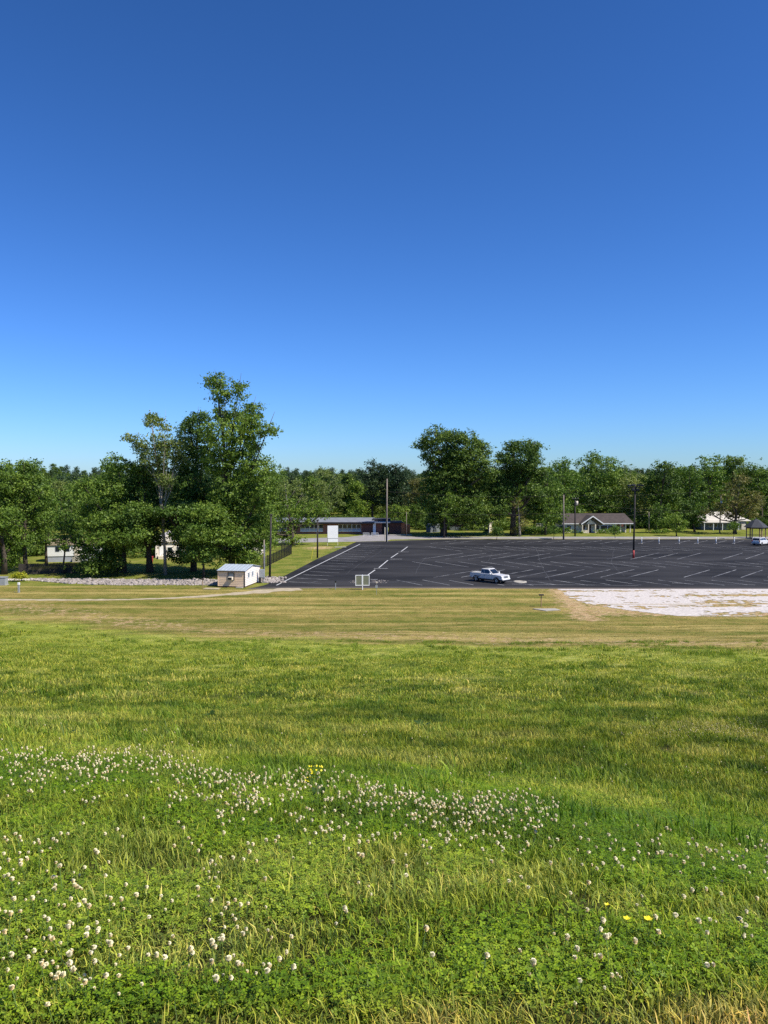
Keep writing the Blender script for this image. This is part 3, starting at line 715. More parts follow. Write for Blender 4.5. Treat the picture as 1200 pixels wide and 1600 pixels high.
def butterflower(px, py, label, s=.014):
    x, y = hill_hit(px, py); t = thing('yellow_flower', label, 'flower', (x, y, gz(x, y)), rf.uniform(0, 6), 'yellow flowers low in the foreground grass')
    h = .11; MB().tube([(0, 0, 0), (.004, 0, h)], .0012, 4).build('stem', M['stem'], t)
    me_o = None
    for k in range(5):
        mb = MB(); a = k * 1.2566; c_ = Vector((cos(a), sin(a), 0)); q = Vector((-sin(a), cos(a), 0))
        mb.add([Vector((0, 0, h)), c_ * s * .6 + q * s * .5 + Vector((0, 0, h + .003)), c_ * s + Vector((0, 0, h + .007)), c_ * s * .6 - q * s * .5 + Vector((0, 0, h + .003))], [(0, 1, 2, 3)])
        mb.build('petal', M['butter'], t)
butterflower(979, 1483, 'left one of two bright yellow flowers close together in the right foreground')
butterflower(1012, 1484, 'right one of two bright yellow flowers close together in the right foreground', .017)
butterflower(948, 1460, 'small lone yellow flower above and left of the bright yellow pair', .010)
# mustard plant at the brow
x, y = hill_hit(490, 1243); t = thing('yellow_wildflower', 'tall branching wildflower with loose yellow blossoms on the clover brow', 'wildflower', (x, y, gz(x, y)))
mb = MB(); bl = MB(); r = random.Random(5)
for k in range(9):
    a = r.uniform(0, 6.28); d = r.uniform(.02, .07); h = r.uniform(.13, .24); tp = Vector((cos(a) * d, sin(a) * d, h))
    mb.tube([(0, 0, 0), tuple(tp * .55), tuple(tp)], .0015, 4)
    for q in range(4):
        c_ = tp + Vector((r.gauss(0, .016), r.gauss(0, .016), r.gauss(0, .014))); s = .009; n_ = Vector((r.gauss(0, 1), r.gauss(0, 1), 1)).normalized(); u_ = n_.cross(Vector((1, 0, 0))).normalized() * s; v_ = n_.cross(u_)
        bl.add([c_ - u_, c_ - v_, c_ + u_, c_ + v_], [(0, 1, 2, 3)])
mb.build('stem', M['stem'], t); q = bl.build('blossom', M['butter'], t); q['kind'] = 'stuff'

def rosette(px, py, R_, label, upright=.3, nl=14, seed=0):
    x, y = hill_hit(px, py); r = random.Random(seed); t = thing('broadleaf_weed', label, 'weed', (x, y, gz(x, y) + .02), r.uniform(0, 6))
    for k in range(nl):
        a = k * 2.4; L = R_ * r.uniform(.6, 1.1); wd = L * .22; el = upright + r.uniform(-.15, .4)
        c_ = Vector((cos(a) * cos(el), sin(a) * cos(el), sin(el))); q = Vector((-sin(a), cos(a), 0)); dn = Vector((0, 0, -.25 * L)); sag = Vector((0, 0, .12 * wd))
        P = [Vector((0, 0, 0)), c_ * L * .35 + q * wd * .6, c_ * L * .7 + q * wd * .7 + dn * .2, c_ * L + dn * .6, c_ * L * .7 - q * wd * .7 + dn * .2, c_ * L * .35 - q * wd * .6, c_ * L * .5 - sag]
        mb = MB(); mb.add(P, [(0, 1, 6), (1, 2, 6), (2, 3, 6), (3, 4, 6), (4, 5, 6), (5, 0, 6)]); mb.build('leaf', M['leaf_dark'], t)
rosette(327, 1122, .22, 'big dark leafy weed alone in the middle of the slope', .5, 16, 1)
rosette(797, 1284, .16, 'dark long-leaved weed at the right end of the clover brow', .4, 8, 2)
rosette(500, 1252, .12, 'dark weed with long arching leaves under the yellow wildflower', .7, 9, 3)
rosette(660, 1138, .26, 'low dark weed right of centre on the slope', .3, 12, 4)
rosette(98, 1155, .22, 'flat brownish weed low at the left of the slope', .15, 12, 5)

# ------------------------------------------------------------------ trees
def crown_mesh(name, lobes, mat, seed, leaf=.34, dens=1.0, sub=1.0, bias=.45):
    """lobes: (x,y,z,rx,ry,rz) ; leaves gathered in clusters near each lobe's skin"""
    r = np.random.RandomState(seed); C_ = []; Nn = []; T = []; S = []
    for (x, y, z, rx, ry, rz) in lobes:
        area = 4 * pi * ((rx * ry + rx * rz + ry * rz) / 3)
        ns = max(5, int(area * .85 * dens / sub ** 2))
        d = r.normal(size=(ns, 3)); d /= np.linalg.norm(d, axis=1)[:, None]
        rad = r.uniform(.35, 1.02, ns) ** .55 * r.uniform(.78, 1.16, ns)
        for _ in range(3):                       # uneven skin: bulges and hollows
            ax_ = r.normal(size=3) * 2.4; rad = rad * (1 + .17 * np.sin(d @ ax_ + r.uniform(0, 6.28)))
        out_ = r.uniform(size=ns) < .10; rad = np.where(out_, rad * r.uniform(1.1, 1.4, ns), rad)
        cc = d * rad[:, None] * np.array([rx, ry, rz]) + np.array([x, y, z])
        m_ = int(26 * (.34 / leaf) ** 2 * sub ** 2 * 1.0)
        m_ = max(5, m_)
        for k in range(ns):
            sr = sub * r.uniform(.30, .85) * (.6 if out_[k] else 1.)
            q = r.normal(size=(m_, 3)) * np.array([sr * .62, sr * .62, sr * .40]); C_.append(cc[k] + q)
            nn = d[k] * bias + r.normal(size=(m_, 3)) * .55 + np.array([0, 0, .25]); Nn.append(nn)
            ct = r.uniform(.15, .85); T.append(np.clip(ct + r.normal(0, .16, m_), 0, 1)); S.append(r.uniform(.45, 1.35, m_) * leaf * (.75 if out_[k] else 1.))
    C_ = np.concatenate(C_); Nn = np.concatenate(Nn); T = np.concatenate(T); S = np.concatenate(S)
    Nn /= np.linalg.norm(Nn, axis=1)[:, None]; rr = r.normal(size=Nn.shape); u = np.cross(Nn, rr); u /= np.linalg.norm(u, axis=1)[:, None]; v = np.cross(Nn, u)
    u *= S[:, None] * .5; v *= S[:, None] * .36
    V = np.stack([C_ - u, C_ - v, C_ + u, C_ + v], 1).reshape(-1, 3)
    V[:, 2] = np.maximum(V[:, 2], .05)
    return npmesh(name, V, np.arange(len(V)).reshape(-1, 4), mat, dict(tint=('FACE', T)))
def trunk_mb(base, lobes, h, rad, seed, split=.35):
    r = random.Random(seed); mb = MB(); n = 7; top = Vector(max(lobes, key=lambda l: l[2])[:3]); pts = []
    for i in range(n):
        t = i / (n - 1); q = Vector((0, 0, 0)).lerp(top, t); k = sin(t * pi)
        q.x = top.x * t ** 1.8 + r.uniform(-.12, .12) * k * 2; q.y = top.y * t ** 1.8; q.z = top.z * t; pts.append(q)
    mb.tube(pts, [rad * (1.25 if i == 0 else 1) * (1 - .88 * i / (n - 1)) for i in range(n)], 9)
    for l in lobes:
        c_ = Vector(l[:3]); t = max(.12, min(.9, (c_.z / max(top.z, .1)) * r.uniform(.45, .75))); i = t * (n - 1); a = pts[int(i)].lerp(pts[min(n - 1, int(i) + 1)], i - int(i))
        if (c_ - a).length < .5: continue
        mid = a.lerp(c_, .5) + Vector((0, 0, -.1 * (c_ - a).length)); rr = rad * (1 - .85 * t) * .55
        mb.tube([a, mid, c_, c_ + (c_ - mid) * .35], [rr, rr * .7, rr * .35, rr * .1], 5)
        for _ in range(2):
            e = c_ + Vector((r.uniform(-1, 1) * l[3], r.uniform(-1, 1) * l[4], r.uniform(-.2, 1) * l[5])) * .8
            mb.tube([mid, mid.lerp(e, .6) + Vector((0, 0, .2)), e], [rr * .45, rr * .25, .02], 4)
    return mb
def px_tree(name, label, bpx, D, lobes_px, leafm='leaf', trunk=.35, seed=0, leaf=.34, dens=1.0, sub=1.0, bark='bark', cat='tree', group=None, deep=1.0, near=0):
    """a tree standing D metres away; its lobes were measured on the photograph and get real depth"""
    r = random.Random(seed * 7 + 1); base = ap(bpx, 850, D); base.z = gz(base.x, D)
    wid = (max(l[0] + l[2] for l in lobes_px) - min(l[0] - l[2] for l in lobes_px)) * D / F
    L = []
    for (px, py, rx, rz) in lobes_px:
        dy = r.uniform(-.30, .30) * wid * deep * .8
        q = ap(px, py, D); s = D / F
        L.append((q.x - base.x, dy, q.z - base.z, rx * s, rx * s * r.uniform(.9, 1.25), rz * s))
    # boughs reaching out towards the open field
    for k in range(near):
        q = ap(bpx + r.uniform(-.28, .28) * wid * F / D, r.uniform(790, 835), D); R_ = r.uniform(.09, .14) * wid + .9
        L.append((q.x - base.x, -r.uniform(3.5, 8.0), q.z - base.z, R_ * 1.3, R_ * 1.2, R_ * .55))
    t = thing(name, label, cat, base, 0, group)
    link('crown', crown_mesh('crown', L, M[leafm], seed, leaf, dens, sub), t)
    trunk_mb(None, L, 0, trunk, seed).build('trunk', M[bark], t, smooth=True)
    return t
# --- left cluster
px_tree('tall_tree', 'tallest tree of all, towering over the beige shed with ragged leaning top', 362, 122,
        [(343, 600, 16, 12), (353, 622, 14, 14), (380, 612, 12, 17), (386, 636, 17, 18), (345, 645, 15, 13), (366, 655, 24, 18), (396, 667, 24, 16), (424, 673, 15, 9), (350, 684, 24, 20), (382, 700, 32, 24), (345, 722, 30, 26), (400, 735, 30, 26), (418, 765, 20, 30), (362, 772, 38, 34), (408, 802, 26, 34), (360, 800, 34, 30), (335, 780, 22, 26), (350, 825, 30, 32), (350, 862, 26, 18), (398, 868, 16, 10), (392, 842, 26, 24), (412, 845, 14, 16), (380, 868, 22, 16)], 'leaf', .5, 1, .30, 1.55, 1.0, group='tall trees behind the shed', deep=1.5, near=5)
px_tree('round_topped_tree', 'dark round-topped tree just left of the tallest tree', 302, 126,
        [(302, 655, 25, 16), (296, 675, 24, 20), (315, 690, 20, 20), (284, 705, 20, 20), (306, 715, 26, 24), (298, 750, 30, 32), (318, 770, 24, 28), (288, 795, 26, 30), (312, 820, 28, 26), (290, 845, 24, 20), (275, 820, 20, 24), (285, 868, 20, 12)], 'leaf_dark', .45, 2, .30, 1.4, 1.0, group='tall trees behind the shed', deep=1.5, near=5)
px_tree('pale_sparse_tree', 'tall thin pale tree with sparse leaves and light trunk, left of the round-topped one', 258, 121,
        [(230, 652, 9, 9), (243, 660, 13, 12), (262, 668, 10, 12), (202, 684, 13, 8), (216, 695, 15, 13), (243, 690, 18, 18), (264, 700, 16, 18), (230, 714, 18, 14), (252, 722, 18, 16), (275, 722, 14, 16), (262, 750, 14, 14), (280, 690, 10, 14), (240, 740, 16, 12)], 'leaf_pale', .24, 3, .30, 1.15, .85, 'bark_pale', group='tall trees behind the shed')
px_tree('dark_tree', 'dark shaded tree under the tall pale one, its trunk near the red bin', 234, 125,
        [(222, 742, 26, 24), (246, 760, 22, 24), (215, 775, 28, 28), (240, 800, 26, 28), (225, 825, 28, 22), (250, 830, 20, 20), (222, 848, 22, 10)], 'leaf_dark', .5, 4, .30, 1.15, 1.0, group='tall trees behind the shed', deep=1.5, near=5)
px_tree('spreading_tree', 'broad green tree left of the tall cluster, hiding the white house', 193, 124,
        [(190, 728, 24, 15), (167, 738, 18, 16), (208, 745, 22, 22), (152, 765, 24, 22), (184, 765, 28, 28), (145, 800, 26, 24), (180, 800, 30, 30), (140, 828, 22, 14), (208, 808, 22, 28), (175, 840, 28, 18), (200, 845, 20, 14), (160, 855, 18, 10), (124, 845, 20, 10), (140, 856, 18, 8), (176, 866, 20, 10)], 'leaf', .42, 5, .30, 1.15, 1.0, group='tall trees behind the shed', deep=1.5, near=5)
px_tree('low_shaggy_tree', 'short light green tree with low drooping boughs in front of the tall cluster', 318, 117,
        [(300, 800, 18, 10), (312, 815, 24, 12), (298, 838, 22, 12), (322, 845, 22, 14), (310, 865, 26, 14), (334, 870, 18, 14)], 'leaf', .18, 6, .30, 1.0, .9)
px_tree('shady_bush', 'dark bushy shrub under the broad green tree', 150, 119, [(135, 868, 18, 14), (158, 872, 22, 16), (178, 880, 18, 12), (150, 885, 26, 10)], 'leaf_dark', .12, 7, .3, .9, .9, cat='bush')
px_tree('left_edge_tree', 'tall dense tree cut by the left edge of the picture', 6, 122,
        [(-30, 745, 30, 26), (8, 735, 22, 15), (-8, 765, 30, 26), (22, 765, 20, 22), (-40, 790, 28, 34), (0, 800, 26, 30), (-20, 840, 32, 30), (10, 845, 18, 26), (5, 875, 22, 18), (-25, 878, 24, 16)], 'leaf', .4, 8, .30, 1.1, 1.0, group='trees at the left edge', deep=1.3, near=3)
px_tree('rounded_left_tree', 'broad rounded tree second from the left edge', 39, 127,
        [(38, 732, 25, 13), (55, 745, 18, 14), (30, 760, 24, 22), (58, 775, 22, 22), (36, 800, 26, 26), (60, 815, 22, 22), (42, 840, 24, 14)], 'leaf', .38, 9, .30, 1.1, 1.0, group='trees at the left edge', deep=1.3, near=3)
px_tree('yellow_green_tree', 'lighter yellow-green tree right of the rounded left tree', 72, 134,
        [(70, 770, 18, 14), (84, 785, 15, 18), (62, 795, 18, 18), (82, 815, 17, 20), (66, 832, 18, 16), (76, 846, 12, 6)], 'leaf_light', .25, 10, .34, .9, 1.0, group='trees at the left edge')
px_tree('thin_yard_tree', 'slim dark-stemmed tree standing before the white house', 98.5, 123, [(100, 800, 12, 14), (92, 822, 10, 10), (108, 825, 12, 12), (98, 842, 10, 6)], 'leaf', .17, 11, .34, .8, .9)
px_tree('yellow_bush', 'small bright yellow-green bush at the foot of the left trees', 32, 114, [(26, 899, 6, 4), (34, 898, 7, 5.5), (40, 900, 4, 3)], 'leaf_yellow', .04, 12, .16, 2.2, .35, cat='bush')
# --- around the school
px_tree('schoolyard_tree', 'wide spreading tree with low dark trunk before the school', 457, 176,
        [(450, 790, 20, 14), (432, 805, 18, 16), (470, 798, 20, 14), (492, 792, 18, 12), (508, 800, 14, 10), (455, 818, 22, 14), (440, 835, 16, 12), (462, 842, 14, 8), (484, 812, 14, 8), (420, 825, 12, 12)], 'leaf', .55, 13, .40, .62, 1.1)
# --- big trees behind the lot
px_tree('great_oak', 'biggest tree behind the lot with a lobe leaning left over the sky', 693, 206,
        [(664, 695, 15, 11), (680, 683, 18, 12), (700, 682, 18, 12), (716, 686, 18, 13), (740, 694, 16, 14), (756, 705, 12, 13), (676, 712, 18, 16), (705, 712, 26, 22), (738, 722, 26, 22), (760, 738, 16, 18), (682, 745, 20, 24), (715, 755, 32, 28), (752, 765, 22, 24), (690, 785, 24, 22), (728, 792, 30, 22), (756, 797, 16, 18), (680, 810, 18, 12), (718, 720, 30, 26), (700, 755, 28, 28), (738, 775, 26, 24), (672, 775, 16, 22), (712, 812, 24, 14), (745, 815, 20, 12)], 'leaf_dark', .8, 14, .42, 1.7, 1.3, group='big trees behind the parking lot')
px_tree('dark_crowned_tree', 'second big tree behind the lot with a wide dark crown and leaning trunk', 802, 208,
        [(804, 697, 16, 10), (822, 698, 20, 11), (838, 710, 12, 12), (788, 715, 16, 12), (812, 720, 28, 18), (836, 730, 14, 14), (785, 740, 14, 14), (812, 748, 26, 14), (845, 745, 10, 12), (790, 768, 22, 14), (832, 768, 20, 14), (812, 738, 30, 18), (776, 750, 12, 16), (836, 790, 18, 14), (782, 790, 14, 14)], 'leaf_dark', .8, 15, .42, 1.4, 1.3, group='big trees behind the parking lot')
px_tree('vine_snag', 'broken stub covered in brownish vines beside the dark-crowned tree trunk', 812, 205, [(808, 785, 9, 8), (815, 800, 12, 10), (818, 815, 12, 10), (812, 826, 12, 6)], 'leaf_rust', .3, 16, .35, .5, 1.0, 'bark_pale')
px_tree('bright_green_tree', 'bright green tree right of the dark-crowned tree', 852, 210,
        [(856, 738, 12, 10), (844, 758, 16, 14), (862, 765, 16, 14), (840, 780, 14, 16), (862, 790, 20, 18), (846, 806, 18, 12), (870, 808, 14, 12)], 'leaf', .35, 17, .45, 1.0, 1.2, group='big trees behind the parking lot')
px_tree('young_front_tree', 'small light green tree in front of the biggest oak', 694, 200, [(700, 778, 9, 10), (706, 792, 9, 10), (696, 803, 11, 8), (703, 813, 9, 7)], 'leaf_light', .2, 18, .38, .9, 1.0)
px_tree('feathery_tree', 'tall light-tipped tree between the bright green tree and the house', 882, 232, [(872, 728, 14, 10), (884, 726, 13, 9), (878, 745, 18, 15), (892, 752, 14, 16), (880, 772, 18, 18), (874, 795, 16, 16)], 'leaf_light', .35, 19, .5, .75, 1.3, group='trees behind the houses')
px_tree('domed_tree', 'tall domed tree rising behind the grey-roofed house', 935, 246, [(918, 728, 16, 14), (932, 716, 16, 11), (950, 724, 15, 12), (938, 742, 26, 20), (960, 745, 15, 18), (912, 752, 16, 18), (936, 768, 28, 20), (962, 775, 16, 18), (905, 780, 16, 16), (940, 792, 26, 12)], 'leaf', .5, 20, .5, 1.0, 1.4, group='trees behind the houses')
px_tree('bare_topped_tree', 'thin tree with mostly bare grey twigs against the sky', 983, 252, [(976, 733, 8, 7), (988, 731, 9, 8), (983, 745, 12, 9), (996, 740, 6, 6)], 'leaf_pale', .2, 21, .3, .22, 1.0, 'bark_pale', group='trees behind the houses')
px_tree('olive_tree', 'soft olive-coloured tree behind the right end of the grey-roofed house', 985, 240, [(982, 755, 18, 16), (998, 765, 12, 16), (976, 780, 20, 18), (998, 795, 14, 20), (982, 800, 16, 14)], 'leaf_pale', .3, 22, .45, .9, 1.3, group='trees behind the houses')
px_tree('dark_dense_tree', 'dark dense tree right of the lamp pole', 1030, 236, [(1035, 730, 15, 9), (1020, 740, 14, 13), (1050, 745, 17, 14), (1032, 758, 24, 20), (1018, 770, 12, 18), (1052, 775, 18, 20), (1032, 790, 20, 18)], 'leaf_dark', .5, 23, .5, 1.05, 1.4, group='trees behind the houses')
px_tree('small_shadow_tree', 'small bushy tree at the roadside right of the lamp pole', 1025, 218, [(1030, 795, 12, 10), (1020, 808, 11, 12), (1036, 812, 12, 12), (1026, 824, 12, 7)], 'leaf', .2, 24, .4, 1, 1.1)
px_tree('light_round_tree', 'medium light green tree in the right woodland beside the dark dense tree', 1078, 240, [(1072, 735, 13, 10), (1085, 748, 14, 14), (1070, 762, 15, 16), (1088, 780, 18, 18), (1072, 798, 18, 18)], 'leaf', .35, 25, .48, .9, 1.3, group='trees behind the houses')
px_tree('two_pronged_tree', 'tree with two spiky tips on the right skyline', 1104, 244, [(1094, 722, 8, 9), (1112, 720, 9, 10), (1102, 735, 17, 12), (1120, 745, 14, 16), (1098, 758, 18, 18), (1118, 775, 18, 18)], 'leaf_light', .4, 26, .48, .9, 1.3, group='trees behind the houses')
px_tree('high_dark_tree', 'dark tree with high rounded crown near the right skyline', 1146, 248, [(1138, 722, 16, 10), (1154, 722, 14, 9), (1146, 738, 24, 15), (1166, 745, 12, 14), (1136, 760, 20, 18), (1160, 775, 20, 20)], 'leaf_dark', .5, 27, .5, 1, 1.4, group='trees behind the houses')
px_tree('branching_olive_tree', 'open tree with a dark forked trunk over the white-roofed house', 1148, 214, [(1150, 765, 18, 14), (1132, 775, 14, 12), (1168, 778, 16, 13), (1160, 792, 18, 10), (1138, 792, 14, 8), (1184, 790, 16, 12), (1150, 750, 14, 12), (1126, 798, 14, 7), (1150, 806, 14, 7), (1106, 800, 10, 6), (1172, 804, 10, 5)], 'leaf_rust', .45, 28, .42, .7, 1.2)
px_tree('right_edge_tree', 'tall green tree at the right edge of the picture', 1190, 244, [(1180, 738, 14, 10), (1197, 742, 16, 12), (1186, 760, 18, 16), (1215, 755, 20, 20), (1195, 785, 20, 20), (1230, 790, 26, 26)], 'leaf', .45, 29, .5, 1, 1.4, group='trees behind the houses')
px_tree('low_dark_tree', 'low dark tree left of the white-roofed house', 1085, 222, [(1072, 790, 12, 10), (1086, 796, 14, 12), (1078, 812, 16, 12), (1096, 808, 10, 10)], 'leaf_dark', .3, 30, .45, 1.1, 1.2)
px_tree('roadside_maple', 'small leafy tree beside the road left of the white-roofed house', 1057, 206, [(1056, 806, 10, 7), (1048, 815, 9, 6), (1064, 816, 9, 7), (1056, 825, 12, 5)], 'leaf_light', .15, 31, .32, .9, .9)
px_tree('leaning_pine', 'broad dark pine behind the right end of the school', 582, 262, [(584, 729, 13, 8), (598, 733, 12, 8), (572, 742, 14, 11), (592, 745, 20, 12), (610, 738, 12, 8), (580, 762, 20, 12), (604, 762, 18, 12), (575, 782, 14, 10), (598, 782, 18, 10)], 'leaf_pine', .45, 32, .42, 1.1, 1.2, group='woodland edge behind the school')
px_tree('second_pine', 'dark pine just left of the tall bare pole', 622, 258, [(617, 732, 12, 7), (630, 740, 11, 8), (618, 750, 18, 10), (636, 752, 8, 9), (624, 768, 18, 12), (615, 785, 14, 10), (634, 785, 12, 10)], 'leaf_pine', .4, 33, .42, 1.1, 1.2, group='woodland edge behind the school')
px_tree('rusty_tree', 'brownish-tinged tree between the pines and the biggest oak', 655, 250, [(650, 754, 12, 8), (662, 752, 9, 8), (655, 768, 15, 10), (666, 775, 8, 12), (645, 780, 12, 12)], 'leaf_rust', .3, 34, .42, 1.0, 1.2, group='woodland edge behind the school')
px_tree('airy_light_tree', 'airy light green tree with visible pale limbs above the school roof', 508, 246, [(505, 742, 15, 10), (520, 748, 14, 12), (498, 758, 13, 12), (515, 768, 18, 14), (530, 765, 12, 14), (505, 785, 16, 10), (526, 785, 14, 10)], 'leaf_pale', .35, 35, .4, .75, 1.2, 'bark_pale', group='woodland edge behind the school')
px_tree('pale_grey_tree', 'greyish thin-leaved tree behind the left end of the school', 450, 240, [(445, 758, 14, 12), (462, 762, 14, 14), (440, 775, 14, 14), (470, 778, 14, 10)], 'leaf_pale', .35, 36, .4, .6, 1.2, 'bark_pale', group='woodland edge behind the school')
px_tree('low_yard_tree', 'low dark shade tree right of the orange brick wall', 650, 236, [(650, 795, 12, 9), (662, 800, 10, 9), (645, 805, 10, 7), (655, 812, 10, 6)], 'leaf_dark', .22, 37, .4, .9, 1.1)
px_tree('light_low_tree', 'light green low tree right of the tall bare pole', 618, 224, [(616, 795, 9, 7), (628, 798, 10, 7), (610, 804, 8, 5), (632, 806, 9, 5)], 'leaf_light', .22, 38, .4, .9, 1.1)
# saplings along the road
for (px, py, top, wd, lab, mt) in ((776, 843.5, 824, 12, 'wide little sapling at the kerb below the biggest oak', 'leaf'), (865, 842.5, 822, 11, 'small sapling at the kerb left of the grey-roofed house', 'leaf'),
                                   (961, 841.5, 822, 10, 'small sapling at the kerb in front of the grey-roofed house', 'leaf_light'), (1146, 842, 816, 12, 'sapling at the kerb in front of the white-roofed house', 'leaf_light')):
    D = gp(px, py).y
    px_tree('sapling', lab, px, D, [(px - wd * .4, top + 6, wd * .5, 4.5), (px + wd * .4, top + 5, wd * .5, 4.5), (px, top + 3, wd * .5, 4), (px, top + 9, wd * .6, 3.5)], mt, .07, int(px), .26, 1.0, .7, group='young saplings planted along the kerb')

# ------------------------------------------------------------------ background woodland
def generic_lobes(seed, h, wd, pine=False):
    r = random.Random(seed); L = []
    if pine:
        for k in range(9):
            t = .45 + .55 * k / 8; ww = wd * (1.1 - .5 * ((t - .45) / .55) ** 2) * .5
            L.append((r.uniform(-.3, .3) * ww, r.uniform(-.3, .3) * ww, h * t * .97, ww * r.uniform(.6, .9), ww * r.uniform(.6, .9), h * .06))
    else:
        for k in range(12):
            t = r.uniform(.2, .92); ww = wd * .5 * sin(min(1, t * 1.15) * pi) ** .5
            a = r.uniform(0, 6.28); d = ww * r.uniform(.2, .7); L.append((cos(a) * d, sin(a) * d, h * t, wd * r.uniform(.17, .28), wd * r.uniform(.17, .28), h * r.uniform(.09, .13)))
        L.append((0, 0, h * .9, wd * .2, wd * .2, h * .1))
    return L
lib = []
for i, (mt, pine, h, wd) in enumerate([('leaf', 0, 15, 10), ('leaf_dark', 0, 15, 11), ('leaf_light', 0, 14, 9), ('leaf_pine', 1, 17, 7), ('leaf', 0, 14, 11), ('leaf_pine', 1, 16, 8), ('leaf_pale', 0, 14, 9)]):
    L = generic_lobes(i + 70, h, wd, pine)
    lib.append((crown_mesh('crown', L, M[mt], i + 200, .48, .85, 1.4), L, pine, h))
rt = random.Random(99)
kinds = {0: 'mid green', 1: 'dark green', 2: 'light green', 3: 'dark pine', 4: 'broad green', 5: 'dark pine', 6: 'pale green'}
# a named row of trees filling the woodland edge (things)
wood_lib = {}
def wood_tree(px, D, top, k, label, wscale=1.0, group='trees in the background woodland'):
    me, L, pine, h = lib[k]; q = ap(px, top, D); z0 = gz(q.x, D); s = (q.z - z0) / (h * (1.0 if not pine else 1.02))
    t = thing('pine_tree' if pine else 'woodland_tree', label, 'tree', (q.x, D, z0), rt.uniform(0, 6.28), group); t.scale = (s * wscale, s * wscale, s)
    c_ = bpy.data.objects.new('crown', me); COL.objects.link(c_); c_.parent = t
    if k not in wood_lib: wood_lib[k] = trunk_mb(None, L, h, .3, k).build('trunk', M['bark'], t, smooth=True)
    else:
        q = wood_lib[k].copy(); COL.objects.link(q); q.parent = t
WT = [(432, 262, 742, 4, 'broad green tree peeking out right of the tallest tree'), (475, 270, 738, 3, 'dark pine left of the airy light green tree'), (487, 258, 745, 0, 'mid green tree left of the airy light green tree'),
      (545, 268, 738, 1, 'dark green tree between the airy tree and the broad pine'), (556, 255, 750, 2, 'light green tree in the gap left of the broad pine'), (642, 268, 745, 5, 'dark pine peeking over between the second pine and the rusty tree'),
      (900, 262, 736, 0, 'mid green tree on the skyline left of the domed tree'), (970, 266, 738, 4, 'broad tree on the skyline behind the bare-topped tree'), (1008, 262, 742, 6, 'pale tree on the skyline left of the dark dense tree'),
      (1062, 264, 732, 2, 'light green tree on the skyline behind the dark dense tree'), (1128, 268, 730, 0, 'mid green tree on the skyline right of the two-pronged tree'), (1172, 262, 736, 1, 'dark green tree on the skyline by the right edge'),
      (110, 185, 762, 2, 'light green tree seen in the gap beside the yellow-green one'), (135, 200, 752, 0, 'mid green tree seen in the gap left of the broad green tree'), (95, 215, 750, 6, 'pale green tree farther off in the left gap'), (160, 205, 745, 4, 'broad tree just behind the broad green tree at left'),
      (120, 160, 800, 4, 'low broad tree right behind the white house'), (60, 170, 770, 1, 'dark tree behind the left house'), (10, 165, 765, 1, 'dark tree behind the left edge tree'), (200, 175, 785, 1, 'dark tree behind the pale house'), (270, 172, 790, 4, 'broad tree behind the pale house on its right'), (340, 180, 780, 1, 'dark tree far behind the tallest tree'),
      (28, 140, 800, 1, 'dark low tree behind the rounded left tree'), (165, 150, 805, 1, 'dark tree in the shade right of the white house'), (205, 158, 800, 0, 'shaded tree between the white house and the pale house'), (300, 150, 800, 1, 'dark tree filling the gap under the round-topped tree'),
      (330, 140, 815, 4, 'low broad tree behind the drooping light green tree'), (395, 158, 800, 0, 'green tree behind the cream house'), (2, 138, 790, 4, 'broad low tree behind the left edge tree'), (420, 170, 800, 4, 'low green tree right of the cream house'),
      (700, 232, 775, 4, 'broad tree behind the grey storage hut'), (760, 228, 785, 0, 'green tree behind the pale gate leaf'),
      (738, 238, 765, 1, 'dark tree behind the biggest oak'), (780, 236, 760, 1, 'dark tree in the gap between the two biggest trees'), (835, 240, 762, 0, 'mid green tree behind the bright green tree'),
      (1210, 250, 745, 0, 'mid green tree just past the right edge')]
for (px, D, top, k, lab) in WT: wood_tree(px, D, top, k, lab)
# the uncountable wood beyond
def forest(name, pts, label, smin=.8, smax=1.15, pick=None):
    N_ = len(pts); x = pts[:, 0]; y = pts[:, 1]; s = R0.uniform(smin, smax, N_)
    ms = [l[0] for l in lib]; vi = R0.randint(0, 7, N_) if pick is None else R0.choice(pick, N_)
    o = scatter(name, np.stack([x, y, ground_z(x, y)], -1), np.stack([np.zeros(N_), np.zeros(N_), R0.uniform(0, 6, N_)], -1), np.stack([s, s, s], -1), vi, ms, label)
    o['category'] = 'wood'; return o
def band(px0, px1, d0, d1, n_):
    px = R0.uniform(px0, px1, n_); D = R0.uniform(d0, d1, n_); return np.stack([(px - 600) / F * D, D], -1)
P = np.concatenate([band(380, 700, 275, 360, 150), band(700, 1500, 275, 360, 300), band(-400, 380, 230, 360, 300)])
forest('woodland', P, 'dense mixed woodland behind the school and houses', .72, .98)
P = np.concatenate([band(-500, 1700, 360, 620, 1300)])
forest('far_woods', P, 'far wooded rise on the skyline', .72, .92, [0, 1, 1, 4, 3, 5])
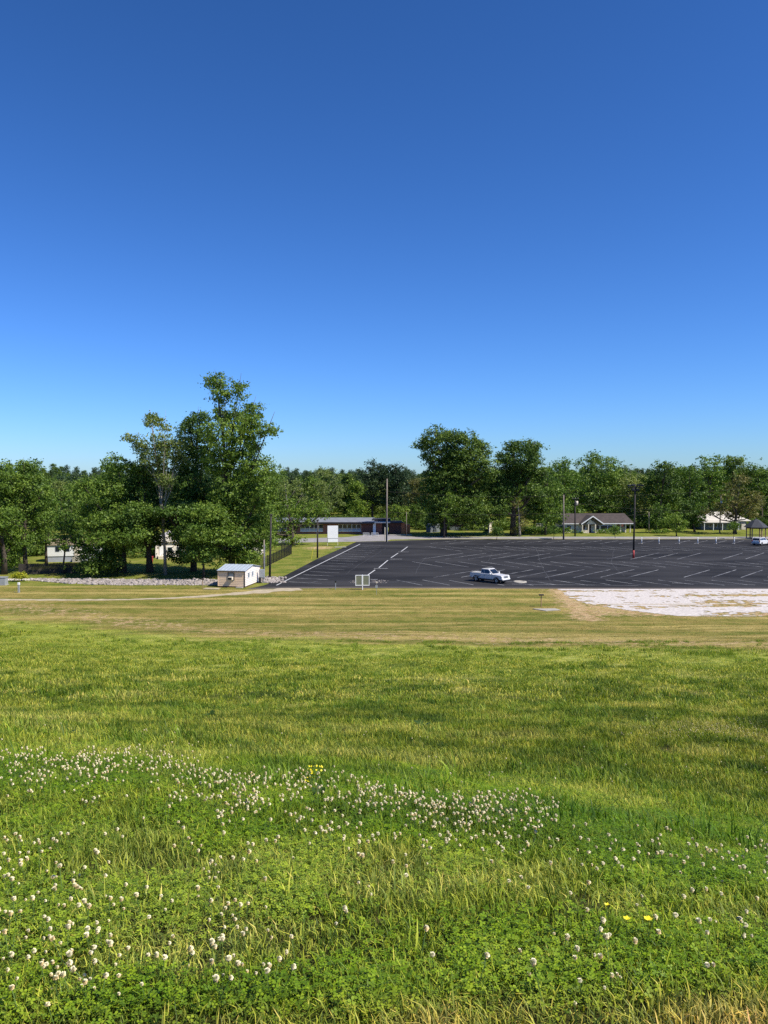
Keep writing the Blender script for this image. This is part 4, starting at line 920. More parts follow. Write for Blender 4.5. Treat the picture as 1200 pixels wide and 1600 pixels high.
# hedge and undergrowth
def shrubs(name, pxs, pys, rad, mat, label, seed, dens=1.0, leaf=.35):
    r = random.Random(seed); L = []
    for _ in range(len(pxs)):
        pass
    for (px, py, rr) in zip(pxs, pys, rad):
        q = gp(px, py); L.append((q.x, q.y, rr * .55, rr * 1.3, rr, rr * .75))
    o = link(name, crown_mesh(name, L, M[mat], seed, leaf, dens, .8)); return tag(o, label, 'shrubs', kind='stuff')
r = random.Random(3); N_ = 26
shrubs('undergrowth', [r.uniform(812, 885) for _ in range(N_)], [r.uniform(831, 834) for _ in range(N_)], [r.uniform(.8, 1.5) for _ in range(N_)], 'leaf', 'tall green weeds beneath the big trees near the tan cabinet', 4)
N_ = 30
shrubs('undergrowth_shade', [r.uniform(655, 800) for _ in range(N_)], [r.uniform(825.5, 829) for _ in range(N_)], [r.uniform(1.5, 2.8) for _ in range(N_)], 'leaf_dark', 'dark undergrowth in the shade behind the enclosure', 5)
N_ = 60
shrubs('wood_undergrowth', [r.uniform(860, 1290) for _ in range(N_)], [r.uniform(823, 826) for _ in range(N_)], [r.uniform(2.0, 3.6) for _ in range(N_)], 'leaf_dark', 'dark undergrowth behind the houses', 6)
N_ = 36
N_ = 70
shrubs('left_undergrowth', [r.choice([r.uniform(-60, 70), r.uniform(150, 232), r.uniform(262, 400), r.uniform(150, 400)]) for _ in range(N_)], [r.choice([r.uniform(846, 856), r.uniform(858, 872)]) for _ in range(N_)], [r.uniform(1.6, 2.8) for _ in range(N_)], 'leaf_dark', 'dark undergrowth behind the left houses', 7)
N_ = 40
shrubs('school_undergrowth', [r.uniform(400, 680) for _ in range(N_)], [r.uniform(821, 824) for _ in range(N_)], [r.uniform(2.0, 3.4) for _ in range(N_)], 'leaf_dark', 'dark undergrowth behind the school', 8)
N_ = 12
shrubs('garden_shrubs', [895, 903, 910, 935, 940, 948, 955, 962, 968, 1030, 1040, 1022], [833.5] * 12, [.5, .6, .5, .8, .9, 1.0, 1.1, .8, .6, .9, 1.0, .8], 'leaf_light', 'low garden shrubs in front of the grey-roofed house', 9)

# ------------------------------------------------------------------ shed
A = gp(341, 917.3); SW, SL, SH, SR = 3.75, 6.2, 2.28, .46
SY = radians(-10)
t = thing('shed', 'small beige shed with grey metal roof and window air conditioner at the lot corner', 'shed', (A.x, A.y, 0), SY)
MB().box((SW / 2, SL / 2, .09), (SW - .1, SL - .1, .18)).build('base', M['dark_brick'], t)
core = MB(); core.side([(0, 0), (0, 0)], 0, 0) if False else None
core = MB(); z0 = .16
core.add([(0.02, .02, z0), (SW - .02, .02, z0), (SW - .02, SL - .02, z0), (.02, SL - .02, z0), (.02, .02, SH), (SW - .02, .02, SH), (SW - .02, SL - .02, SH), (.02, SL - .02, SH), (.02, SL / 2, SH + SR), (SW - .02, SL / 2, SH + SR)],
         [(0, 1, 5, 4), (2, 3, 7, 6), (1, 2, 6, 9, 5), (3, 0, 4, 8, 7), (4, 5, 9, 8), (6, 7, 8, 9)])
core.build('wall', M['siding_pale'], t)
nb = 9; bh = (SH - z0) / nb
wx0, wx1, wz0, wz1 = 1.42, 2.28, 1.05, 1.98
def board(x0, x1, z, nm='siding_board'):
    mb = MB(); mb.add([(x0, -.024, z), (x1, -.024, z), (x1, -.012, z + bh - .012), (x0, -.012, z + bh - .012), (x0, .018, z), (x1, .018, z), (x1, .018, z + bh - .012), (x0, .018, z + bh - .012)],
                      [(0, 1, 2, 3), (4, 7, 6, 5), (0, 4, 5, 1), (3, 2, 6, 7), (0, 3, 7, 4), (1, 5, 6, 2)]); mb.build(nm, M['siding'], t)
for k in range(nb):
    z = z0 + k * bh
    if z + bh > wz0 and z < wz1: board(.05, wx0 - .03, z); board(wx1 + .03, SW - .05, z)
    else: board(.05, SW - .05, z)
for k in range(nb):
    z = z0 + k * bh; mb = MB(); X0 = SW - .018
    mb.add([(X0, .06, z), (X0 + .05, .06, z), (X0 + .018, .06, z + bh - .012), (X0, .06, z + bh - .012), (X0, SL - .06, z), (X0 + .05, SL - .06, z), (X0 + .018, SL - .06, z + bh - .012), (X0, SL - .06, z + bh - .012)],
           [(0, 1, 2, 3), (4, 7, 6, 5), (0, 4, 5, 1), (1, 5, 6, 2), (2, 6, 7, 3)]); mb.build('siding_board', M['siding_pale'], t)  # same cladding in a paler tone, sunlight on this side put into the colour
for (x, y) in ((0, 0), (SW, 0), (SW, SL)):
    MB().box((x, y, (SH + z0) / 2), (.11, .11, SH - z0)).build('corner_post', M['siding'] if x < SW or y > 0 else M['wood_dark'], t)
ov = .16
rf_ = MB(); zf = SH - .06
for (ya, yb, za, zb) in ((-ov, SL / 2, zf, SH + SR + .04), (SL + ov, SL / 2, zf, SH + SR + .04)):
    rf_.add([(-ov, ya, za), (SW + ov, ya, za), (SW + ov, yb, zb), (-ov, yb, zb), (-ov, ya, za + .05), (SW + ov, ya, za + .05), (SW + ov, yb, zb + .05), (-ov, yb, zb + .05)],
            [(0, 1, 2, 3), (4, 7, 6, 5), (0, 4, 5, 1), (1, 5, 6, 2), (0, 3, 7, 4)])
rfo = rf_.build('roof', M['zinc'], t)
MB().box((SW / 2, -ov - .015, zf - .01), (SW + 2 * ov, .025, .12)).build('fascia', M['wood_dark'], rfo)
for k in range(8):
    x = -ov + .12 + k * (SW + 2 * ov - .24) / 7; mb = MB(); mb.add([(x - .02, -ov, zf + .052), (x + .02, -ov, zf + .052), (x + .02, SL / 2, SH + SR + .092), (x - .02, SL / 2, SH + SR + .092), (x, -ov, zf + .085), (x, SL / 2, SH + SR + .125)], [(0, 4, 5, 3), (4, 1, 2, 5), (0, 1, 4), (3, 5, 2)])
    mb.build('roof_rib', M['zinc'], rfo)
wf = MB(); 
for (c_, d_) in (((wx0, -.03, (wz0 + wz1) / 2), (.08, .12, wz1 - wz0 + .08)), ((wx1, -.03, (wz0 + wz1) / 2), (.08, .12, wz1 - wz0 + .08)), (((wx0 + wx1) / 2, -.03, wz1), (wx1 - wx0 - .08, .12, .08)), (((wx0 + wx1) / 2, -.03, wz0), (wx1 - wx0 - .08, .12, .08))): wf.box(c_, d_)
wn = wf.build('window', M['wood_dark'], t)
MB().box(((wx0 + wx1) / 2, .0, (wz0 + wz1) / 2), (wx1 - wx0 - .08, .02, wz1 - wz0 - .08)).build('pane', M['glass_grey'], wn)
ac = MB(); ac.box(((wx0 + wx1) / 2 + .02, -.3, wz0 + .2), (.62, .55, .40)); aco = ac.build('air_conditioner', M['white_old'], t, bev=.02)
gr_ = MB(); gr_.box(((wx0 + wx1) / 2 + .02, -.585, wz0 + .2), (.52, .02, .30)); gr_.build('grille', M['black'], aco)
for (y0, y1) in ((1.15, 1.85), (2.75, 3.4)):
    mb = MB(); zc, hh = 1.55, .72
    for (cy, dy, cz, dz) in ((y0, .06, zc, hh), (y1, .06, zc, hh), ((y0 + y1) / 2, y1 - y0 - .06, zc + hh / 2, .06), ((y0 + y1) / 2, y1 - y0 - .06, zc - hh / 2, .06)): mb.box((SW + .03, cy, cz), (.07, dy, dz))
    f_ = mb.build('window', M['white'], t)
    MB().box((SW + .025, (y0 + y1) / 2, zc), (.03, y1 - y0 - .06, hh - .06)).build('pane', M['glass_grey'], f_)
MB().box((SW - .6, -.35, .06), (.9, .6, .12)).build('step', M['concrete'], t)
q = gp(333, 920.3); tag(MB().box((q.x - .2, q.y, .05), (2.1, 1.1, .08), radians(-6)).build('concrete_slab', M['sand'], smooth=False), 'flat sandy concrete slab on the grass left of the shed', 'slab')
# meter box and service pole behind the shed
q = gp(409.5, 911); t = thing('utility_cabinet', 'grey electrical meter cabinet just behind the shed', 'electrical box', (q.x, q.y, 0))
MB().box((0, 0, 1.35), (.75, .35, 1.2)).build('cabinet', M['grey_metal'], t, bev=.02); MB().box((0, -.19, 1.35), (.62, .03, 1.05)).build('door', M['grey_metal'], t)
MB().tube([(-.25, 0, 0), (-.25, 0, .76)], .05, 6).build('leg', M['grey_metal'], t); MB().tube([(.25, 0, 0), (.25, 0, .76)], .05, 6).build('leg', M['grey_metal'], t)
MB().box((-.28, -.15, .42), (.3, .3, .82)).build('conduit_box', M['black'], t)
q = gp(412, 907); t = thing('service_pole', 'slim pale wooden service pole behind the shed beside the meter cabinet', 'pole', (q.x, q.y, 0))
MB().tube([(0, 0, 0), (.1, 0, 5.9)], [.13, .09], 8).build('pole', M['wood_grey'], t, smooth=True); MB().tube([(.13, -.05, .3), (.2, -.05, 5.2)], .05, 6).build('conduit', M['grey_metal'], t)

# ------------------------------------------------------------------ poles
def pole(name, label, bpx, bpy, tpx, tpy, r0, r1, mat, extras=None, cat='pole', group=None, z=0):
    q = gp(bpx, bpy, z); T = ap(tpx, tpy, q.y); t = thing(name, label, cat, q, 0, group)
    MB().tube([(0, 0, 0), tuple((T - q) * .5), tuple(T - q)], [r0, (r0 + r1) / 2, r1], 10).build('pole', M[mat], t, smooth=True)
    return t, T - q
t, T = pole('wooden_pole', 'dark wooden pole beside the lot corner near the shed', 421.5, 903.5, 423.5, 803, .17, .12, 'pole_dark')
MB().box((T.x, 0, T.z - .15), (.5, .3, .12)).build('pole_cap', M['pole_dark'], t)
t, T = pole('wooden_pole', 'dark wooden pole on the lawn left of the blank white sign', 496, 872, 496.3, 812, .17, .12, 'pole_dark')
MB().box((T.x, 0, T.z - .1), (.45, .3, .12)).build('pole_cap', M['pole_dark'], t)
t, T = pole('tall_pole', 'tall bare grey pole at the far left corner of the lot', 604, 847, 604.8, 748, .24, .14, 'wood_grey')
MB().tube([(.16, -.2, 0), (.14, -.2, 5)], .06, 6).build('conduit', M['grey_metal'], t)
q = gp(601.3, 846); tag(MB().tube([(q.x, q.y, 0), (q.x, q.y, 3.4)], .12, 8).build('marker_post', M['white_old']), 'short pale post hard against the tall bare pole', 'post')
t, T = pole('utility_pole', 'bare grey utility pole left of the grey-roofed house', 880.5, 843, 880.7, 773, .22, .14, 'wood_grey')
def transformer(t, T, dx, dz, big=1.0):
    k = MB().tube([(T.x + dx, -.1, T.z - dz - 1.1 * big), (T.x + dx, -.1, T.z - dz)], .32 * big, 12).build('transformer', M['white_old'], t, smooth=True)
    MB().box((T.x + dx / 2, -.1, T.z - dz - .5), (abs(dx), .1, .12)).build('bracket', M['black'], k)
def crossarm(t, T, dz, L=2.2, mat='wood_grey'):
    k = MB().box((T.x, -.2, T.z - dz), (L, .12, .14)).build('crossarm', M[mat], t)
    for s in (-.45, 0, .45): MB().tube([(T.x + s * L, -.2, T.z - dz + .07), (T.x + s * L, -.2, T.z - dz + .3)], .05, 6).build('insulator', M['white_old'], k)
t, T = pole('utility_pole', 'dark utility pole with a white transformer before the grey-roofed house', 898.5, 838, 898.7, 778, .20, .14, 'pole_dark'); transformer(t, T, .42, .8); crossarm(t, T, .2, 1.5, 'pole_dark')
t, T = pole('utility_pole', 'thin utility pole with a white transformer before the white-roofed house', 1124.5, 833, 1126.5, 774, .18, .12, 'wood_grey'); transformer(t, T, .1, 1.6, .8)
t, T = pole('utility_pole', 'short wooden pole at the roadside right of the lamp pole', 1014, 833, 1014, 800, .14, .10, 'wood_grey')
t, T = pole('sign_post', 'thin post with a little white plate below the dark-crowned tree', 846.5, 836, 846.5, 806, .09, .07, 'pole_dark')
t, T = pole('service_pole', 'thin pole behind the orange brick wall', 635, 838, 635.2, 800, .10, .07, 'wood_grey', cat='pole')
# floodlight pole
q = gp(989.7, 872.5); t = thing('floodlight_pole', 'tall dark floodlight pole with a red base standing in the parking lot', 'lamp pole', q)
T = ap(992.6, 757, q.y) - q
MB().tube([(0, 0, .02), tuple(T * .11)], [.18, .175], 12).build('base', M['red'], t, smooth=True)
MB().tube([tuple(T * .11), tuple(T * .55), tuple(T)], [.17, .15, .12], 10).build('pole', M['pole_dark'], t, smooth=True)
MB().box((T.x, 0, T.z - .55), (2.5, .14, .14)).build('crossarm', M['pole_dark'], t)
MB().box((T.x, .0, T.z - 1.15), (.9, .12, .12)).build('crossarm', M['pole_dark'], t)
for (dx, dz, a) in ((-1.15, -.2, .4), (-.5, -.1, .2), (.55, -.1, -.2), (1.2, -.2, -.4), (-.45, -.95, .2), (.4, -.95, -.2)):
    mb = MB(); mb.box((T.x + dx, -.25, T.z + dz), (.52, .42, .36), a); h_ = mb.build('floodlight', M['black'], t, bev=.04)
    MB().box((T.x + dx, -.47, T.z + dz - .02), (.40, .03, .26), a).build('lens', M['glass'], h_)
# bollards
for px, gap in ((1002.5, 'leftmost of the seven white posts along the back of the lot'), (1029.5, 'second from the left of the seven white posts in the lot'), (1061, 'third from the left of the seven white posts in the lot'), (1090.2, 'middle one of the seven white posts in the lot'), (1118.8, 'third from the right of the seven white posts in the lot'), (1147.2, 'second from the right of the seven white posts, below the sapling'), (1176.3, 'rightmost of the seven white posts, next to the white car')):
    q = gp(px, 850.3); t = thing('bollard', gap, 'bollard', q, 0, 'white posts in a row at the back of the lot')
    MB().tube([(0, 0, .2), (0, 0, 1.5)], .11, 10).build('post', M['white'], t, smooth=True)
    MB().tube([(0, 0, 0), (0, 0, .2)], .17, 10).build('base', M['concrete'], t, smooth=True)
    MB().box((0, -.12, 1.25), (.32, .03, .22)).build('plate', M['white_old'], t)

# ------------------------------------------------------------------ signs and small posts
q = gp(566.3, 921.5); t = thing('board_sign', 'two-panel board with white frame and olive panels on one post', 'sign', q, radians(4))
MB().tube([(0, 0, 0), (0, 0, 2.0)], .065, 8).build('post', M['white'], t)
for s in (-1, 1):
    cx = s * .47 ; p_ = MB().box((cx, -.02, 1.26), (.76, .03, 1.24)).build('panel', M['screen'], t)
    fr = MB()
    for (dx, dz, w_, h_) in ((-.42, 0, .09, 1.42), (.42, 0, .09, 1.42), (0, .665, .75, .09), (0, -.665, .75, .09)): fr.box((cx + dx, -.03, 1.26 + dz), (w_, .07, h_))
    fr.build('frame', M['white'], p_)
q = gp(520, 852.5); t = thing('blank_sign', 'big blank white sign on two legs at the roadside', 'sign', q, radians(14)); s = q.y / F
MB().box((0, 0, 3.05), (2.35, .08, 2.75)).build('board', M['white'], t)
MB().box((0, 0, 1.15), (2.25, .08, .72)).build('lower_board', M['white'], t)
MB().box((0, 0, 1.59), (2.25, .06, .12)).build('rail', M['grey_metal'], t)
for x in (-1.15, 1.15): MB().box((x, .1, 1.75), (.09, .09, 3.5)).build('leg', M['white_old'], t)
def headed_post(px, py, h, label, head=(.34, .28, .18), mat='wood_dark', name='short_post', post='wood'):
    x, y = gp(px, py).x, gp(px, py).y; t = thing(name, label, 'post', (x, y, gz(x, y)))
    MB().tube([(0, 0, 0), (0, 0, h)], .055, 6).build('post', M[post], t); MB().box((0, 0, h + head[2] / 2), head).build('head', M[mat], t, bev=.015)
headed_post(845.6, 949, 1.3, 'short wooden post with a dark flat head beside the concrete slab in the field', (.55, .35, .14))
headed_post(316.8, 919, 1.15, 'short wooden post with dark head left of the shed', (.4, .3, .16))
headed_post(524.3, 920.5, .9, 'little black-topped post at the front edge of the lot', (.2, .2, .25), 'black', post='grey_metal')
q = gp(588.3, 929.5); t = thing('marker_stake', 'thin metal stake with a small grey tag right of the two-panel board', 'stake', q)
MB().tube([(0, 0, 0), (.02, 0, 1.75)], .022, 5).build('stake', M['grey_metal'], t); MB().box((.0, -.03, 1.05), (.32, .03, .34)).build('tag', M['grey_metal'], t); MB().box((.02, -.03, 1.6), (.2, .03, .22)).build('tag', M['white_old'], t)
x, y = gp(29.5, 926).x, gp(29.5, 926).y; t = thing('marker_post', 'grey marker post with a white cap at the far left', 'post', (x, y, gz(x, y)))
MB().box((0, 0, .5), (.2, .2, 1.0)).build('post', M['grey_metal'], t); MB().box((0, 0, 1.15), (.26, .26, .32)).build('cap', M['white'], t, bev=.03)
q = gp(2, 914); t = thing('ground_cabinet', 'low grey utility cabinet at the left edge', 'utility box', (q.x, q.y, 0)); MB().box((0, 0, .55), (1.5, .9, 1.0)).build('cabinet', M['grey_metal'], t, bev=.04); MB().box((0, 0, 1.08), (1.6, 1.0, .08)).build('lid', M['grey_metal'], t); MB().box((0, 0, .03), (1.7, 1.1, .08)).build('base', M['concrete'], t)
a = [gp(832, 953.5), gp(868, 953.2), gp(876, 955.5), gp(853, 956.8)]
tag(MB().prism([(v.x, v.y) for v in [a[0], a[3], a[2], a[1]]], gz(a[0].x, a[0].y) - .1, gz(a[0].x, a[0].y) + .09).build('concrete_slab', M['concrete']), 'flat concrete slab lying in the mown field', 'slab')
q = gp(487.5, 873); t = thing('guy_marker', 'yellow plastic guy-wire marker leaning beside the lawn pole', 'marker', q); MB().tube([(-.15, 0, 0), (.25, 0, 2.1)], .07, 6).build('sleeve', M['yellow'], t); MB().tube([(.25, 0, 2.1), (1.1, 0, 6.0)], .015, 4).build('wire', M['grey_metal'], t)
# island ring in the lot
q = gp(813.3, 910.3); t = thing('manhole_ring', 'low whitish concrete ring in the lot right of the pickup', 'manhole ring', (q.x, q.y + .5, 0))
mb = MB(); n_ = 28; prof = [(.98, 0), (.92, .13), (.70, .16), (.62, .08), (.62, 0)]
for i in range(n_):
    a = 2 * pi * i / n_
    for (rr, z) in prof: mb.v.append((cos(a) * rr, sin(a) * rr * .95, z))
for i in range(n_):
    for k in range(len(prof) - 1):
        a, b_ = i * 5 + k, ((i + 1) % n_) * 5 + k; mb.f.append((a, b_, b_ + 1, a + 1))
mb.build('ring', M['concrete'], t, smooth=True); MB().tube([(0, 0, .0), (0, 0, .07)], .61, 24).build('lid', M['concrete'], t)
pl = [];
for _ in range(160):
    q = gp(r.choice([r.gauss(556, 7), r.gauss(592, 8)]), r.uniform(906.5, 911.5)); pl.append((q.x, q.y, r.uniform(.03, .09)))
rocks('asphalt_rubble', pl, 'scattered pinkish rubble on the asphalt around the two-panel board', 9, M['stone'])

# ------------------------------------------------------------------ fences
def picket_fence(label, pts, h, mat, spacing, pw, name='fence', post_every=2.4, rails=True, cat='fence', post_mat=None):
    t = thing(name, label, cat, (pts[0][0], pts[0][1], 0)); O = Vector((pts[0][0], pts[0][1], 0)); mb = MB(); first = None
    for (a, b_) in zip(pts[:-1], pts[1:]):
        a = Vector((a[0], a[1], 0)) - O; b_ = Vector((b_[0], b_[1], 0)) - O; L = (b_ - a).length; ang = math.atan2(b_.y - a.y, b_.x - a.x)
        for i in range(int(L / spacing)): q = a.lerp(b_, (i + .5) * spacing / L); mb.box((q.x, q.y, h / 2 + .03), (pw, .02, h - .06), ang)
        k = max(1, round(L / post_every))
        for i in range(k + 1):
            q = a.lerp(b_, i / k)
            if first is None: first = MB().box((0, 0, h / 2 + .06), (.09, .09, h + .12)).build('post', M[post_mat or mat], t); first.location = q
            else: c_ = first.copy(); COL.objects.link(c_); c_.location = q; c_.parent = t
        for z in (.18, h - .15):
            m_ = a.lerp(b_, .5); MB().box((m_.x, m_.y, z), (L, .04, .05), ang).build('rail', M[mat], t)
    f_ = mb.build('picket', M[mat], t); f_['kind'] = 'stuff'
    return t
picket_fence('black metal picket fence running up the lawn behind the poles', [tuple(gp(405, 888)[:2]), tuple(gp(418, 884.5)[:2]), tuple(gp(455.5, 866)[:2]), tuple(gp(440, 861)[:2]), tuple(gp(418, 861.5)[:2])], 1.75, 'black', .16, .025, 'picket_fence')
# dark board fence under the left trees: boards are parts
t = thing('board_fence', 'dark weathered wooden board fence in the shade of the left trees', 'fence', (gp(30, 898).x, gp(30, 898).y, 0)); O = gp(30, 898); E = gp(196, 893) - O; ang = math.atan2(E.y, E.x)
bm_ = MB().box((0, 0, .83), (.15, .025, 1.62)).build('board', M['wood_dark'], t); nbd = int(E.length / .165)
for i in range(nbd):
    c_ = bm_ if i == 0 else bm_.copy()
    if i: COL.objects.link(c_); c_.parent = t
    q = E * (i * .165 / E.length); c_.location = (q.x, q.y, rt.uniform(-.05, .05)); c_.rotation_euler.z = ang + rt.uniform(-.05, .05)
for z in (.4, 1.3): m_ = E * .5; MB().box((m_.x, m_.y + .05, z), (E.length, .05, .09), ang).build('rail', M['wood_dark'], t)
# enclosure behind the lot
def wall_thing(name, label, cat, pa, pb, h, mat, th=.12, posts=0, pm='grey_metal'):
    a, b_ = gp(*pa), gp(*pb); d = b_ - a; ang = math.atan2(d.y, d.x); t = thing(name, label, cat, a, ang)
    MB().box((d.length / 2, 0, h / 2), (d.length, th, h)).build('panel', M[mat], t)
    for i in range(posts): MB().tube([(d.length * i / max(1, posts - 1), -th / 2 - .05, 0), (d.length * i / max(1, posts - 1), -th / 2 - .05, h + .15)], .05, 6).build('post', M[pm], t)
    return t
wall_thing('screen_fence', 'long grey sheeted fence under the two biggest trees', 'fence', (703, 828.5), (763, 829), 2.25, 'grey_dark', .06, 7)
wall_thing('fence_gate', 'pale whitish gate leaf at the right end of the grey sheeted fence', 'gate', (763.5, 833), (770, 828), 2.6, 'white_old', .08, 2)
t = wall_thing('storage_box', 'grey upright storage hut behind the lot left of the fence', 'hut', (669, 832), (684, 831), 2.3, 'grey_dark', 1.6)
MB().box((1.2, 0, 2.35), (2.7, 1.8, .1)).build('roof', M['grey_metal'], t)
for k in range(6): MB().box((.2 + k * .4, -.83, 1.15), (.06, .05, 2.2)).build('rib', M['grey_metal'], t)
q = gp(843, 828); t = thing('tan_cabinet', 'tan boxy cabinet standing among weeds under the trees', 'cabinet', q, radians(-14)); MB().box((0, 0, 1.05), (1.75, .9, 1.5)).build('body', M['tan_box'], t, bev=.03); MB().box((0, 0, 1.84), (1.9, 1.05, .08)).build('lid', M['white_old'], t)
for s in (-.35, .35): MB().box((s, -.46, 1.05), (.6, .02, 1.2)).build('door', M['tan_box'], t)

# ------------------------------------------------------------------ school
SD = gp(540, 834.5).y; s = SD / F
def X_(px): return (px - 600) * s
t = thing('school_building', 'long low brick school with a flat silver roof and window bands', 'school', (X_(500), SD, 0)); ox = X_(500)
def lx_(px): return X_(px) - ox
x0, x1 = lx_(408), lx_(583); H_ = 2.85
MB().box(((x0 + x1) / 2, 5, H_ / 2), (x1 - x0, 9.6, H_)).build('wall', M['brick'], t)
rz_ = MB(); rz_.add([(x0 - .8, -1.0, H_ + .02), (x1 + .3, -1.0, H_ + .02), (x1 + .3, 10.6, H_ + .75), (x0 - .8, 10.6, H_ + .75), (x0 - .8, -1.0, H_ + .4), (x1 + .3, -1.0, H_ + .4), (x1 + .3, 10.6, H_ + 1.1), (x0 - .8, 10.6, H_ + 1.1)], [(0, 3, 2, 1), (4, 5, 6, 7), (1, 2, 6, 5), (2, 3, 7, 6), (3, 0, 4, 7), (0, 1, 5, 4)])
ro = rz_.build('roof', M['silver'], t); MB().box(((x0 + x1) / 2 - .25, -1.04, H_ + .2), (x1 - x0 + 1.1, .05, .42)).build('fascia', M['black'], ro)
def school_window(pa, pb, rows=2):
    xa, xb = lx_(pa), lx_(pb); n_ = max(1, round((xb - xa) / 1.15)); wz0_, wz1_ = .90, 2.62
    MB().box(((xa + xb) / 2, .13, wz0_ - .12), (xb - xa + .1, .22, .2)).build('sill', M['white'], t)
    for k in range(n_):
        a, b_ = xa + (xb - xa) * k / n_, xa + (xb - xa) * (k + 1) / n_; fr = MB()
        fr.box((a + .05, .15, (wz0_ + wz1_) / 2), (.09, .1, wz1_ - wz0_)); fr.box((b_ - .05, .15, (wz0_ + wz1_) / 2), (.09, .1, wz1_ - wz0_))
        for z in (wz0_ + .04, wz0_ + .6, wz1_ - .04): fr.box(((a + b_) / 2, .15, z), (b_ - a - .19, .1, .07))
        f_ = fr.build('window', M['white_old'], t); MB().box(((a + b_) / 2, .185, (wz0_ + .6 + wz1_) / 2), (b_ - a - .19, .02, wz1_ - wz0_ - .6)).build('pane', M['glass'], f_); MB().box(((a + b_) / 2, .185, wz0_ + .3), (b_ - a - .19, .02, .5)).build('lower_panel', M['grey_wall'], f_)
school_window(411, 448); school_window(469, 505); school_window(528, 564)
MB().box((lx_(573.5), .12, 1.5), (2.2, .15, 2.7)).build('brick_pier', M['dark_brick'], t)
MB().box((lx_(508.5), .08, 1.35), (1.3, .2, 2.6)).build('brick_pier', M['brick'], t)
# entrance wing
e0, e1 = lx_(583), lx_(607); MB().box((lx_(590), 1.6, 1.55), (lx_(597) - lx_(583), 3.0, 3.1)).build('entrance_wall', M['brick'], t)
MB().box((lx_(585), -.25, 1.65), (.75, .5, 3.3)).build('column', M['white'], t)
MB().box((lx_(597.5), .2, 3.15), (4.2, 3.6, .22)).build('canopy', M['white_old'], t)
MB().box((lx_(597.5), 1.9, 1.5), (lx_(603) - lx_(592), .1, 2.8)).build('entrance_door', M['black'], t)
MB().box((lx_(605), .2, 1.5), (.4, .5, 3.0)).build('column', M['white_old'], t)
MB().box((lx_(594), 1.4, 1.5), (.9, .3, 2.9)).build('brick_pier', M['brick'], t)
w0, w1 = lx_(607.5), lx_(627); MB().box(((w0 + w1) / 2, 4.5, 1.45), (w1 - w0, 7, 2.9)).build('wing_wall', M['dark_brick'], t)
MB().box(((w0 + w1) / 2, 4.3, 3.05), (w1 - w0 + .8, 8.2, .28)).build('wing_roof', M['shingle_dark'], t)
MB().box((lx_(596), 6, 3.5), (lx_(612) - lx_(583.5), 6, .8)).build('rear_block', M['shingle_dark'], t)
MB().box((lx_(630), 3.0, 1.45), (1.0, 4.0, 2.9)).build('orange_pier', M['orange_brick'], t)
MB().box((lx_(637), 3.4, 1.25), (1.5, 3.0, 2.4)).build('orange_wall', M['orange_brick'], t)
for (pa, pb, lab) in ((567.5, 577, 'white rail bicycle rack before the brick pier of the school'), (580, 591, 'pale rail bicycle rack beside the school entrance column')):
    a = gp(pa, 838); b_ = gp(pb, 838); L = b_.x - a.x; k = thing('bicycle_rack', lab, 'bike rack', a, 0, 'rail racks before the school')
    MB().tube([(0, 0, 0), (0, 0, .85), (L, 0, .85), (L, 0, 0)], .05, 6).build('frame', M['white'], k); MB().tube([(0, 0, .35), (L, 0, .35)], .035, 6).build('rail', M['white'], k)
    for q in range(4): MB().tube([(L * (q + 1) / 5, 0, .35), (L * (q + 1) / 5, 0, .85)], .025, 5).build('bar', M['white'], k)
a = gp(610, 838); tag(MB().box((a.x + 2.6, a.y + 3.0, .12), (6.0, 1.3, .22)).build('concrete_walk', M['concrete']), 'pale concrete walk edge right of the school entrance', kind='structure')

# ------------------------------------------------------------------ grey-roofed house
HD = gp(930, 832.3).y; s = HD / F
B = gp(930, 832.3); t = thing('brick_house', 'single-storey house with long grey-brown shingle roof and gabled porch', 'house', (B.x, HD, 0), radians(3))
L0, L1 = (880 - 930) * s, (988 - 930) * s; W_ = 8.5; EH = 2.45; RH = 2.55
MB().box(((L0 + L1 - 4.2) / 2, W_ / 2, EH / 2), (L1 - L0 - 4.2, W_, EH)).build('wall', M['white_old'], t)
mb = MB(); o_ = .55
ra, rb, rc, rdd = (L0 - o_, -o_, EH), (L1 + o_, -o_, EH), (L1 + o_, W_ + o_, EH), (L0 - o_, W_ + o_, EH); r1_, r2_ = (L0 + .2, W_ / 2, EH + RH), (L1 - .6, W_ / 2, EH + RH)
dz = .16; up = lambda q: (q[0], q[1], q[2] + dz)
mb.add([ra, rb, rc, rdd, r1_, r2_, up(ra), up(rb), up(rc), up(rdd), up(r1_), up(r2_)], [(6, 7, 11, 10), (7, 8, 11), (8, 9, 10, 11), (9, 6, 10), (0, 1, 7, 6), (1, 2, 8, 7), (2, 3, 9, 8), (3, 0, 6, 9), (0, 3, 2, 1)])
ro = mb.build('roof', M['shingle'], t)
MB().box(((L0 + L1) / 2, -o_ - .03, EH + .06), (L1 - L0 + 2 * o_, .05, .2)).build('gutter', M['white'], ro)
# shaded gable at the left end
mb = MB(); mb.add([(L0 - .01, .02, EH), (L0 - .01, W_ - .02, EH), (L0 - .01, W_ / 2, EH + RH - .1), (L0 + .12, .02, EH), (L0 + .12, W_ - .02, EH), (L0 + .12, W_ / 2, EH + RH - .1)], [(0, 2, 1), (3, 4, 5), (0, 1, 4, 3), (1, 2, 5, 4), (2, 0, 3, 5)])
